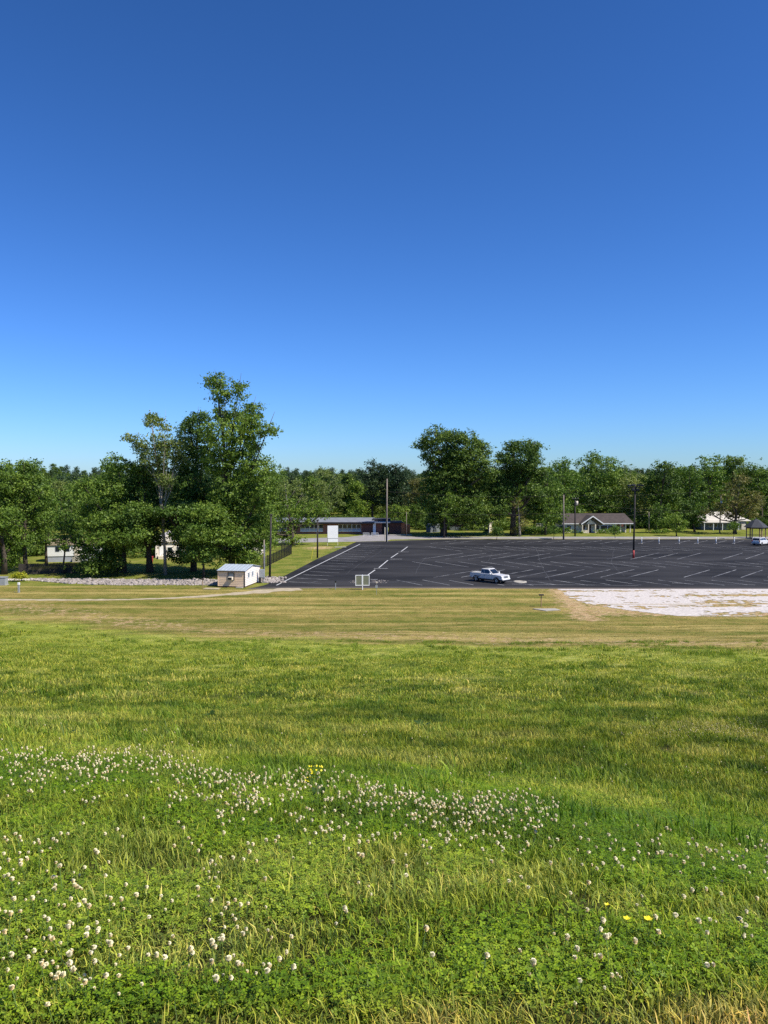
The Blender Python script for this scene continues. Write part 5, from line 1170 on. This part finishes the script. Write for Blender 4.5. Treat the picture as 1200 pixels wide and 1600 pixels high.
# porch gable projecting forward
g0, g1, ga = (904.5 - 930) * s, (938 - 930) * s, (921.5 - 930) * s; PF = -2.6; gh = EH + 2.15
pr = MB()
for (xa, za, xb, zb) in ((g0 - .2, EH - .02, ga, gh), (g1 + .2, EH - .02, ga, gh)):
    pr.add([(xa, PF, za), (xb, PF, zb), (xb, W_ / 2 - .6, zb), (xa, .3, za), (xa, PF, za + .18), (xb, PF, zb + .18), (xb, W_ / 2 - .6, zb + .18), (xa, .3, za + .18)], [(0, 3, 2, 1), (4, 5, 6, 7), (0, 1, 5, 4), (1, 2, 6, 5), (2, 3, 7, 6), (3, 0, 4, 7)])
po = pr.build('porch_roof', M['shingle'], t)
for (xa, za, xb, zb) in ((g0 - .2, EH - .02, ga, gh), (g1 + .2, EH - .02, ga, gh)):
    mb = MB(); mb.add([(xa, PF - .06, za - .1), (xb, PF - .06, zb - .12), (xb, PF - .06, zb + .2), (xa, PF - .06, za + .2), (xa, PF - .01, za - .1), (xb, PF - .01, zb - .12), (xb, PF - .01, zb + .2), (xa, PF - .01, za + .2)], [(0, 1, 2, 3), (4, 7, 6, 5), (0, 4, 5, 1), (3, 2, 6, 7)]); mb.build('bargeboard', M['white'], po)
mb = MB(); mb.add([(g0 + 1.4, PF + .9, EH + .0), (ga + 1.2, PF + .9, EH), ((g0 + ga) / 2 + 1.0, PF + .9, EH + 1.35), (g0 + 1.4, PF + 1.0, EH), (ga + 1.2, PF + 1.0, EH), ((g0 + ga) / 2 + 1.0, PF + 1.0, EH + 1.35)], [(0, 1, 2), (3, 5, 4), (0, 3, 4, 1), (1, 4, 5, 2), (2, 5, 3, 0)]); mb.build('gable_panel', M['tan_box'], t)
mb = MB(); mb.add([(g0, PF + 1.3, EH - .3), (g1, PF + 1.3, EH - .3), (g1, PF + 1.3, EH), (ga, PF + 1.3, gh - .15), (g0, PF + 1.3, EH), (g0, PF + 1.4, EH - .3), (g1, PF + 1.4, EH - .3), (g1, PF + 1.4, EH), (ga, PF + 1.4, gh - .15), (g0, PF + 1.4, EH)], [(0, 1, 2, 3, 4), (9, 8, 7, 6, 5), (0, 5, 6, 1), (2, 7, 8, 3), (3, 8, 9, 4)]); mb.build('gable_wall', M['wood_grey'], t)
for px in (905.5, 915, 926): MB().box(((px - 930) * s, PF + .3, EH / 2), (.28, .28, EH)).build('porch_column', M['white_old'], t)
MB().box(((910 - 930) * s, PF + .25, .45), (1.6, .12, .8)).build('porch_railing', M['tan_box'], t)
MB().box(((920 - 930) * s, -.04, 1.1), (1.1, .08, 2.1)).build('door', M['wood_dark'], t)
for (px, w_) in ((888, 1.1), (911, 1.1), (933, 1.1), (944, 1.8), (955, 1.8)):
    f_ = MB().box(((px - 930) * s, -.05, 1.45), (w_ + .16, .08, 1.26)).build('window', M['white'], t); MB().box(((px - 930) * s, -.1, 1.45), (w_, .03, 1.1)).build('pane', M['glass'], f_)
for px in (970.5, 978.5, 986): MB().box(((px - 930) * s, .2, EH / 2), (.3, .3, EH)).build('carport_post', M['white_old'], t)
MB().box(((979 - 930) * s, W_ - .5, EH / 2), (4.2, .2, EH)).build('carport_wall', M['dark_brick'], t)
MB().box(((979 - 930) * s, 3.5, .75), (1.6, 2.0, 1.3)).build('carport_clutter', M['tan_box'], t)

# ------------------------------------------------------------------ white-roofed house
HD = gp(1130, 827.5).y; s = HD / F
B = gp(1130, 827.5); t = thing('white_roofed_house', 'low house with cream hipped metal roof half hidden by branches', 'house', (B.x, HD, 0))
L0, L1 = (1096 - 1130) * s, (1166 - 1130) * s; W_ = 9.0; EH = 2.5
MB().box(((L0 + L1) / 2, W_ / 2, EH / 2), (L1 - L0, W_, EH)).build('wall', M['grey_dark'], t)
mb = MB(); o_ = .7; ra, rb, rc, rdd = (L0 - o_, -o_, EH), (L1 + o_ + .4, -o_, EH), (L1 + o_ + .4, W_ + o_, EH), (L0 - o_, W_ + o_, EH); r1_, r2_ = (L0 + 4.2, W_ / 2, EH + 2.5), (L1 - 3.6, W_ / 2, EH + 2.5)
mb.add([ra, rb, rc, rdd, r1_, r2_, up(ra), up(rb), up(rc), up(rdd), up(r1_), up(r2_)], [(6, 7, 11, 10), (7, 8, 11), (8, 9, 10, 11), (9, 6, 10), (0, 1, 7, 6), (1, 2, 8, 7), (2, 3, 9, 8), (3, 0, 6, 9), (0, 3, 2, 1)]); mb.build('roof', M['white_roof'], t)
mb = MB(); mb.add([(L0 - .6, -3.2, EH - .35), (L0 + 9.3, -3.2, EH - .35), (L0 + 9.3, -.75, EH - .02), (L0 - .6, -.75, EH - .02), (L0 - .6, -3.2, EH - .22), (L0 + 9.3, -3.2, EH - .22), (L0 + 9.3, -.75, EH + .11), (L0 - .6, -.75, EH + .11)], [(0, 3, 2, 1), (4, 5, 6, 7), (0, 1, 5, 4), (1, 2, 6, 5), (3, 0, 4, 7), (2, 3, 7, 6)]); mb.build('porch_roof', M['white_roof'], t)
for px in (1094, 1108, 1122, 1147): MB().box(((px - 1130) * s, -3.0, (EH - .4) / 2), (.16, .16, EH - .4)).build('porch_post', M['white'], t)
for px in (1110, 1118, 1128, 1152, 1160):
    f_ = MB().box(((px - 1130) * s, -.05, 1.4), (1.0, .08, 1.3)).build('window', M['white'], t); MB().box(((px - 1130) * s, -.1, 1.4), (.82, .03, 1.12)).build('pane', M['glass'], f_)
MB().box(((1159 - 1130) * s, -.9, .9), (1.2, .5, 1.6)).build('front_step', M['white_old'], t)

# ------------------------------------------------------------------ houses under the left trees
HD = gp(110, 878.5).y; s = HD / F; B = gp(73, 878.5)
t = thing('white_mobile_home', 'white mobile home with grey skirting behind the left trees', 'house', (B.x, HD, 0), radians(13)); L = (152 - 73) * s
MB().box((L / 2, 2.2, .5), (L - .1, 4.3, 1.0)).build('skirting', M['grey_wall'], t)
MB().box((L / 2, 2.2, 2.02), (L, 4.5, 2.0)).build('wall', M['white'], t)
mb = MB(); mb.add([(-.2, -.25, 3.0), (L + .2, -.25, 3.0), (L + .2, 4.65, 3.0), (-.2, 4.65, 3.0), (-.2, 2.2, 4.0), (L + .2, 2.2, 4.0)], [(0, 1, 5, 4), (2, 3, 4, 5), (1, 2, 5), (3, 0, 4), (0, 3, 2, 1)]); mb.build('roof', M['tan_roof'], t)
for px in (89, 104, 137):
    f_ = MB().box(((px - 73) * s, -.06, 2.3), (.75, .06, .95)).build('window', M['grey_wall'], t); MB().box(((px - 73) * s, -.1, 2.3), (.6, .03, .8)).build('pane', M['glass'], f_)
MB().box(((118 - 73) * s, -.07, 1.9), (.9, .06, 1.75)).build('door', M['white_old'], t); MB().box(((118 - 73) * s, -.6, .45), (1.3, 1.1, .9)).build('front_step', M['concrete'], t)
HD = gp(262, 872).y; s = HD / F; B = gp(243, 872); t = thing('pale_house', 'pale gabled house glimpsed through the trees near the red bin', 'house', (B.x, HD, 0), radians(18)); L = 5.6
MB().box((L / 2, 3, 1.5), (L, 6, 3.0)).build('wall', M['siding_pale'], t)
mb = MB(); mb.add([(-.3, -.35, 2.95), (L + .3, -.35, 2.95), (L + .3, 6.35, 2.95), (-.3, 6.35, 2.95), (L / 2, -.35, 4.7), (L / 2, 6.35, 4.7)], [(0, 4, 5, 3), (1, 2, 5, 4), (0, 1, 4), (2, 3, 5), (0, 3, 2, 1)]); mb.build('roof', M['siding_pale'], t)
MB().box((1.2, -.06, 1.1), (1.0, .08, 2.1)).build('door', M['white'], t)
for x in (2.6, 4.3):
    f_ = MB().box((x, -.05, 1.5), (1.0, .08, 1.1)).build('window', M['white'], t); MB().box((x, -.1, 1.5), (.8, .03, .9)).build('pane', M['glass'], f_)
mb = MB(); k = MB().box((1.2, -1.3, .25), (1.6, 2.4, .5)).build('porch', M['white_old'], t)
B = gp(375, 868); t = thing('cream_house', 'cream house wall glimpsed behind the tallest tree', 'house', (B.x, B.y, 0)); MB().box((0, 2.5, 1.4), (7.5, 5, 2.8)).build('wall', M['siding_pale'], t)
mb = MB(); mb.add([(-4.1, -.4, 2.75), (4.1, -.4, 2.75), (4.1, 5.4, 2.75), (-4.1, 5.4, 2.75), (-4.1, 2.5, 4.4), (4.1, 2.5, 4.4)], [(0, 1, 5, 4), (2, 3, 4, 5), (1, 2, 5), (3, 0, 4), (0, 3, 2, 1)]); mb.build('roof', M['tan_roof'], t)
for x in (-2, 1.5):
    f_ = MB().box((x, -.05, 1.5), (1.0, .08, 1.1)).build('window', M['white'], t); MB().box((x, -.1, 1.5), (.8, .03, .9)).build('pane', M['glass'], f_)
q = gp(236, 879); t = thing('red_bin', 'red plastic bin standing in the yard beside a dark trunk', 'bin', q); mb = MB(); mb.add([(-.25, -.25, 0), (.25, -.25, 0), (.25, .25, 0), (-.25, .25, 0), (-.33, -.33, 1.0), (.33, -.33, 1.0), (.33, .33, 1.0), (-.33, .33, 1.0)], [(0, 3, 2, 1), (4, 5, 6, 7), (0, 1, 5, 4), (1, 2, 6, 5), (2, 3, 7, 6), (3, 0, 4, 7)]); mb.build('body', M['red'], t, bev=.03); MB().box((0, 0, 1.05), (.74, .74, .1)).build('lid', M['red'], t, bev=.03)

# ------------------------------------------------------------------ gazebo
q = gp(1181, 841.5); t = thing('gazebo', 'open wooden gazebo with a dark peaked roof at the lot edge', 'gazebo', (q.x, q.y, 0), radians(12)); R_ = 2.35; n_ = 6; EHg = 2.95
for k in range(n_):
    a = 2 * pi * (k + .5) / n_; MB().box((cos(a) * R_ * .92, sin(a) * R_ * .92, EHg / 2), (.22, .22, EHg), a).build('post', M['wood'], t)
mb = MB(); ring = [(cos(2 * pi * (k + .5) / n_) * (R_ + .55), sin(2 * pi * (k + .5) / n_) * (R_ + .55)) for k in range(n_)]
base_ = [(x, y, EHg - .1) for x, y in ring]; mid_ = [(x * .3, y * .3, EHg + 1.55) for x, y in ring]
mb.add(base_ + mid_ + [(0, 0, EHg + 1.95)], [(k, (k + 1) % n_, n_ + (k + 1) % n_, n_ + k) for k in range(n_)] + [(n_ + k, n_ + (k + 1) % n_, 2 * n_) for k in range(n_)] + [tuple(range(n_))[::-1]])
ro = mb.build('roof', M['shingle_dark'], t); MB().tube([(0, 0, EHg + 1.9), (0, 0, EHg + 2.35)], [.12, .04], 8).build('finial', M['black'], ro)
for k in range(n_):
    a0, a1 = 2 * pi * (k + .5) / n_, 2 * pi * (k + 1.5) / n_; p0, p1 = Vector((cos(a0), sin(a0), 0)) * R_ * .92, Vector((cos(a1), sin(a1), 0)) * R_ * .92; m_ = (p0 + p1) / 2; ang = math.atan2(p1.y - p0.y, p1.x - p0.x)
    MB().box((m_.x, m_.y, EHg - .3), ((p1 - p0).length - .2, .1, .28), ang).build('beam', M['wood_dark'], t)
    if k != 4: MB().box((m_.x, m_.y, .9), ((p1 - p0).length - .24, .06, .08), ang).build('railing', M['wood'], t)
MB().tube([(0, 0, 0), (0, 0, .12)], R_ * 1.1, 12).build('floor', M['wood_dark'], t)

# ------------------------------------------------------------------ pickup truck
def wheel(parent, x, y, R_, wd, side):
    mb = MB(); n_ = 24; prof = [(R_ * .62, -wd / 2), (R_ * .95, -wd / 2), (R_, -wd / 2 * .7), (R_, wd / 2 * .7), (R_ * .95, wd / 2), (R_ * .62, wd / 2)]
    for i in range(n_):
        a = 2 * pi * i / n_
        for (rr, yy) in prof: mb.v.append((x + cos(a) * rr, y + yy, R_ + sin(a) * rr))
    for i in range(n_):
        for k in range(5): a, b_ = i * 6 + k, ((i + 1) % n_) * 6 + k; mb.f.append((a, b_, b_ + 1, a + 1))
    w_ = mb.build('wheel', M['tyre'], parent, smooth=True)
    rm = MB(); yo = y + side * wd * .30
    rm.tube([(x, yo - .02, R_), (x, yo + .02, R_)], R_ * .60, 20); rm.build('rim', M['rim'], w_)
    for k in range(6):
        a = k * pi / 3; MB().box((0, 0, 0), (R_ * .5, .04, R_ * .13), 0, Matrix.Translation((x + cos(a) * R_ * .3, yo + side * .035, R_ + sin(a) * R_ * .3)) @ Matrix.Rotation(-a, 4, 'Y')).build('spoke', M['grey_metal'], w_)
def pickup(loc, rz, s=1.0):
    t = thing('pickup_truck', 'silver white extended-cab pickup truck parked alone in the front of the lot', 'pickup truck', loc, rz); t.scale = (s, s, s)
    W_ = 1.98; h = W_ / 2
    # body side profile with wheel arches, x forward
    def arch(cx, R_): return [(cx + R_ * cos(a), .42 + R_ * sin(a)) for a in np.linspace(.38, pi - .38, 9)]
    prof = [(2.92, .60), (2.92, .84), (2.86, 1.10), (2.72, 1.20), (1.30, 1.30), (-2.90, 1.30), (-2.95, 1.22), (-2.95, .66)]
    rear = [(x, z) for x, z in arch(-1.85, .48)][::-1]; front = [(x, z) for x, z in arch(1.90, .48)][::-1]
    poly = prof + rear + front
    # outline is concave: triangulated by a bmesh fill
    import bmesh
    bm = bmesh.new(); faces = []
    for y_ in (-h, h):
        vs_ = [bm.verts.new((x, y_, z)) for x, z in poly]; faces.append(vs_); bm.faces.new(vs_ if y_ < 0 else vs_[::-1])
    n_ = len(poly)
    for i in range(n_):
        zz = (poly[i][1] + poly[(i + 1) % n_][1]) / 2; xx = (poly[i][0] + poly[(i + 1) % n_][0]) / 2
        if zz > 1.25 and xx < -1.0: continue                  # the open bed
        bm.faces.new((faces[0][i], faces[1][i], faces[1][(i + 1) % n_], faces[0][(i + 1) % n_]))
    for f_ in list(bm.faces): pass
    bmesh.ops.triangulate(bm, faces=[f_ for f_ in bm.faces if len(f_.verts) > 4]); bmesh.ops.recalc_face_normals(bm, faces=bm.faces)
    me = bpy.data.meshes.new('body'); bm.to_mesh(me); bm.free(); me.materials.append(M['truck']); body = link('body', me, t)
    # deck over cab and bonnet
    MB().add([(1.30, -h + .03, 1.302), (2.72, -h + .1, 1.215), (2.72, h - .1, 1.215), (1.30, h - .03, 1.302), (2.5, 0, 1.29), (1.3, 0, 1.36)], [(0, 1, 4, 5), (5, 4, 2, 3), (1, 2, 4)]).build('bonnet', M['truck'], t, smooth=True)
    # bed
    bd = MB(); bd.box((-1.98, 0, .82), (1.86, W_ - .16, .05)); bd.box((-1.98, -h + .06, 1.08), (1.86, .06, .5)); bd.box((-1.98, h - .06, 1.08), (1.86, .06, .5)); bd.box((-1.02, 0, 1.08), (.05, W_ - .18, .5)); bd.build('bed', M['black'], t)
    for sy in (-1, 1): MB().box((-1.98, sy * (h - .05), 1.325), (1.88, .11, .045)).build('bed_rail', M['truck'], t)
    tg = MB().box((-2.93, 0, 1.0), (.07, W_ - .12, .64)).build('tailgate', M['truck'], t)
    # cab greenhouse: loft
    b0 = [(-1.0, 1.29), (1.25, 1.30)]; t0 = [(-.90, 1.90), (.42, 1.92)]
    cb = MB(); yi, yt = h - .06, h - .22
    V = [(-1.0, -yi, 1.29), (1.25, -yi, 1.30), (1.25, yi, 1.30), (-1.0, yi, 1.29), (-.92, -yt, 1.98), (.36, -yt, 2.0), (.36, yt, 2.0), (-.92, yt, 1.98), (-.7, -yt + .12, 2.05), (.22, -yt + .12, 2.06), (.22, yt - .12, 2.06), (-.7, yt - .12, 2.05)]
    cb.add(V, [(0, 1, 5, 4), (1, 2, 6, 5), (2, 3, 7, 6), (3, 0, 4, 7), (4, 5, 9, 8), (5, 6, 10, 9), (6, 7, 11, 10), (7, 4, 8, 11), (8, 9, 10, 11)]); cab = cb.build('cab', M['truck'], t, bev=.03)
    def quad(nm, P, mat, parent): return MB().add(P, [tuple(range(len(P)))]).build(nm, M[mat], parent)
    def lerp3(a, b_, k): return tuple(a[i] + (b_[i] - a[i]) * k for i in range(3))
    # windscreen a few mm proud
    A_, B_, C_, D_ = V[1], V[2], V[6], V[5]; off = .012
    def inset(P, fx_, fz0, fz1, n3):
        a, b_, c_, d_ = P; l0, l1 = lerp3(a, d_, fz0), lerp3(a, d_, fz1); r0, r1 = lerp3(b_, c_, fz0), lerp3(b_, c_, fz1)
        Q = [lerp3(l0, r0, fx_[0]), lerp3(l0, r0, fx_[1]), lerp3(l1, r1, fx_[1]), lerp3(l1, r1, fx_[0])]
        return [tuple(q[i] + n3[i] * off for i in range(3)) for q in Q]
    quad('windscreen', inset((A_, B_, C_, D_), (.06, .94), .10, .92, (.6, 0, .8)), 'glass', t)
    quad('rear_window', inset((V[3], V[0], V[4], V[7]), (.12, .88), .22, .88, (-1, 0, .1)), 'glass', t)
    for sy, P in ((-1, (V[0], V[1], V[5], V[4])), (1, (V[3], V[2], V[6], V[7]))):
        n3 = (0, sy, .25)
        Q = inset(P, (.04, .30), .14, .90, n3); quad('side_window', Q if sy < 0 else Q[::-1], 'glass', t)
        Q = inset(P, (.34, .90), .14, .90, n3); Q[1] = lerp3(Q[0], Q[1], .97); quad('side_window', Q if sy < 0 else Q[::-1], 'glass', t)
        dr = MB().box((.42, sy * (h + .012), .93), (1.18, .02, .62)).build('door', M['truck'], t); MB().box((-.02, sy * (h + .03), 1.1), (.16, .03, .04)).build('handle', M['rim'], dr)
        MB().box((-.62, sy * (h + .012), .93), (.62, .02, .62)).build('rear_door', M['truck'], t)
        MB().box((.9, sy * (h + .14), 1.42), (.14, .26, .22)).build('mirror', M['white'], t, bev=.03)
        MB().box((.0, sy * (h + .012), .62), (2.4, .03, .10)).build('sill_trim', M['grey_metal'], t)
        MB().box((2.86, sy * .74, .98), (.12, .40, .26)).build('headlight', M['lens'], t, bev=.02)
        MB().box((-2.95, sy * (h - .08), 1.02), (.05, .14, .42)).build('tail_light', M['lens_red'], t)
        for (cx) in (-1.85, 1.90):
            ar = MB(); P0 = []
            for i, a in enumerate(np.linspace(0, pi, 13)):
                for (rr, yy) in ((.47, sy * (h - .02)), (.55, sy * (h - .02)), (.55, sy * (h + .03)), (.47, sy * (h + .03))): ar.v.append((cx + cos(a) * rr, yy, .42 + sin(a) * rr))
            for i in range(12):
                for k in range(4): a, b_ = i * 4 + k, i * 4 + (k + 1) % 4; ar.f.append((a, b_, b_ + 4, a + 4))
            ar.build('wheel_arch', M['black'], t)
            wheel(t, cx, sy * (h - .16), .43, .29, sy)
            MB().tube([(cx, sy * (h - .34), .42), (cx, sy * (h - .30), .42)], .47, 16).build('wheel_well', M['black'], t)
    g_ = MB().box((2.92, 0, .98), (.06, 1.06, .36)).build('grille', M['grey_metal'], t, bev=.02)
    for k in range(3): MB().box((2.96, 0, .87 + k * .11), (.03, .98, .035)).build('bar', M['rim'], g_)
    MB().box((2.965, 0, .98), (.03, .24, .12)).build('badge', M['rim'], g_)
    MB().box((2.95, 0, .66), (.20, W_ - .06, .20)).build('front_bumper', M['white'], t, bev=.04); MB().box((2.93, 0, .48), (.14, W_ - .3, .16)).build('lower_grille', M['black'], t)
    MB().box((-3.02, 0, .62), (.18, W_ - .1, .20)).build('rear_bumper', M['rim'], t, bev=.03); MB().box((-.2, 0, .40), (5.2, 1.3, .14)).build('chassis', M['black'], t)
    return t
TP = gp(766, 910.2); pickup((TP.x, TP.y + .6, .012), radians(-44), .95)

# ------------------------------------------------------------------ white car at the right
def suv(loc, rz):
    t = thing('parked_suv', 'white sport utility vehicle with dark rear glass parked beside the gazebo', 'car', loc, rz); W_ = 1.9; h = W_ / 2
    import bmesh
    def arch(cx, R_): return [(cx + R_ * cos(a), .38 + R_ * sin(a)) for a in np.linspace(pi, 0, 9)]
    poly = [(-2.3, .5), (-2.36, .72), (-2.32, 1.1), (-2.2, 1.12), (1.0, 1.10), (2.1, .98), (2.3, .80), (2.33, .45)]
    low = [(1.95, .40)] + arch(1.42, .42)[1:-1][::-1] + [(.98, .36), (-1.0, .36)] + arch(-1.42, .42)[1:-1][::-1] + [(-1.86, .42)]
    poly = poly + low; bm = bmesh.new(); F2 = []
    for y_ in (-h, h):
        vs_ = [bm.verts.new((x, y_, z)) for x, z in poly]; F2.append(vs_); bm.faces.new(vs_)
    for i in range(len(poly)): j = (i + 1) % len(poly); bm.faces.new((F2[0][i], F2[1][i], F2[1][j], F2[0][j]))
    bmesh.ops.triangulate(bm, faces=[f_ for f_ in bm.faces if len(f_.verts) > 4]); bmesh.ops.recalc_face_normals(bm, faces=bm.faces)
    me = bpy.data.meshes.new('body'); bm.to_mesh(me); bm.free(); me.materials.append(M['suv']); link('body', me, t, bev=.05)
    V = [(-2.25, -h + .05, 1.10), (.95, -h + .05, 1.10), (.95, h - .05, 1.10), (-2.25, h - .05, 1.10), (-2.0, -h + .18, 1.68), (.25, -h + .18, 1.72), (.25, h - .18, 1.72), (-2.0, h - .18, 1.68)]
    MB().add(V, [(0, 1, 5, 4), (1, 2, 6, 5), (2, 3, 7, 6), (3, 0, 4, 7), (4, 5, 6, 7)]).build('cabin', M['suv'], t, bev=.05)
    def L3(a, b_, k): return tuple(a[i] + (b_[i] - a[i]) * k for i in range(3))
    def ins(P, f, z0_, z1_, n3):
        a, b_, c_, d_ = P; l0, l1, r0, r1 = L3(a, d_, z0_), L3(a, d_, z1_), L3(b_, c_, z0_), L3(b_, c_, z1_); return [tuple(q[i] + n3[i] * .015 for i in range(3)) for q in (L3(l0, r0, f[0]), L3(l0, r0, f[1]), L3(l1, r1, f[1]), L3(l1, r1, f[0]))]
    MB().add(ins((V[3], V[0], V[4], V[7]), (.05, .95), .04, .86, (-1, 0, .3)), [(0, 1, 2, 3)]).build('rear_window', M['glass'], t)
    MB().add(ins((V[1], V[2], V[6], V[5]), (.06, .94), .1, .92, (1, 0, .5)), [(0, 1, 2, 3)]).build('windscreen', M['glass'], t)
    for sy, P in ((-1, (V[0], V[1], V[5], V[4])), (1, (V[3], V[2], V[6], V[7]))):
        for f in ((.03, .26), (.29, .56), (.59, .93)): MB().add(ins(P, f, .12, .86, (0, sy, .2)), [(0, 1, 2, 3)]).build('side_window', M['glass'], t)
        MB().box((-2.34, sy * (h - .13), .98), (.06, .2, .4)).build('tail_light', M['lens_red'], t); MB().box((2.28, sy * (h - .25), .78), (.1, .36, .18)).build('headlight', M['lens'], t)
        for cx in (-1.42, 1.42): wheel(t, cx, sy * (h - .14), .36, .24, sy)
    MB().box((-2.37, 0, .52), (.14, W_ - .08, .24)).build('rear_bumper', M['grey_metal'], t, bev=.03); MB().box((-2.38, 0, .86), (.03, 1.1, .34)).build('tailgate_panel', M['suv'], t)
    return t
q = gp(1193, 852.3); suv((q.x, q.y + 1.2, .012), radians(38))

# ------------------------------------------------------------------ power lines
def cable(pts, label, sag=.6, rad=.022):
    mb = MB(); P = []
    for a, b_ in zip(pts[:-1], pts[1:]):
        a, b_ = Vector(a), Vector(b_)
        for k in range(13): t_ = k / 12; q = a.lerp(b_, t_); q.z -= sag * 4 * t_ * (1 - t_); P.append(q)
    mb.tube(P, rad, 5); return tag(mb.build('power_line', M['wood_dark']), label, 'power line')
cable([ap(604.5, 768, 186), ap(881, 775, 194), ap(1180, 762, 200)], 'highest power line from the tall bare pole past the biggest oak')
cable([ap(604.6, 800, 186), ap(881, 801, 194), ap(1014, 803, 214)], 'lower power line crossing in front of the biggest oak')
cable([ap(899, 786, 200), ap(1126, 797, 224), ap(1215, 790, 226)], 'power line between the two poles with white transformers', .8)
cable([ap(992.5, 799, 205), ap(1126, 798.5, 226)], 'thin power line right of the lamp pole', .3)
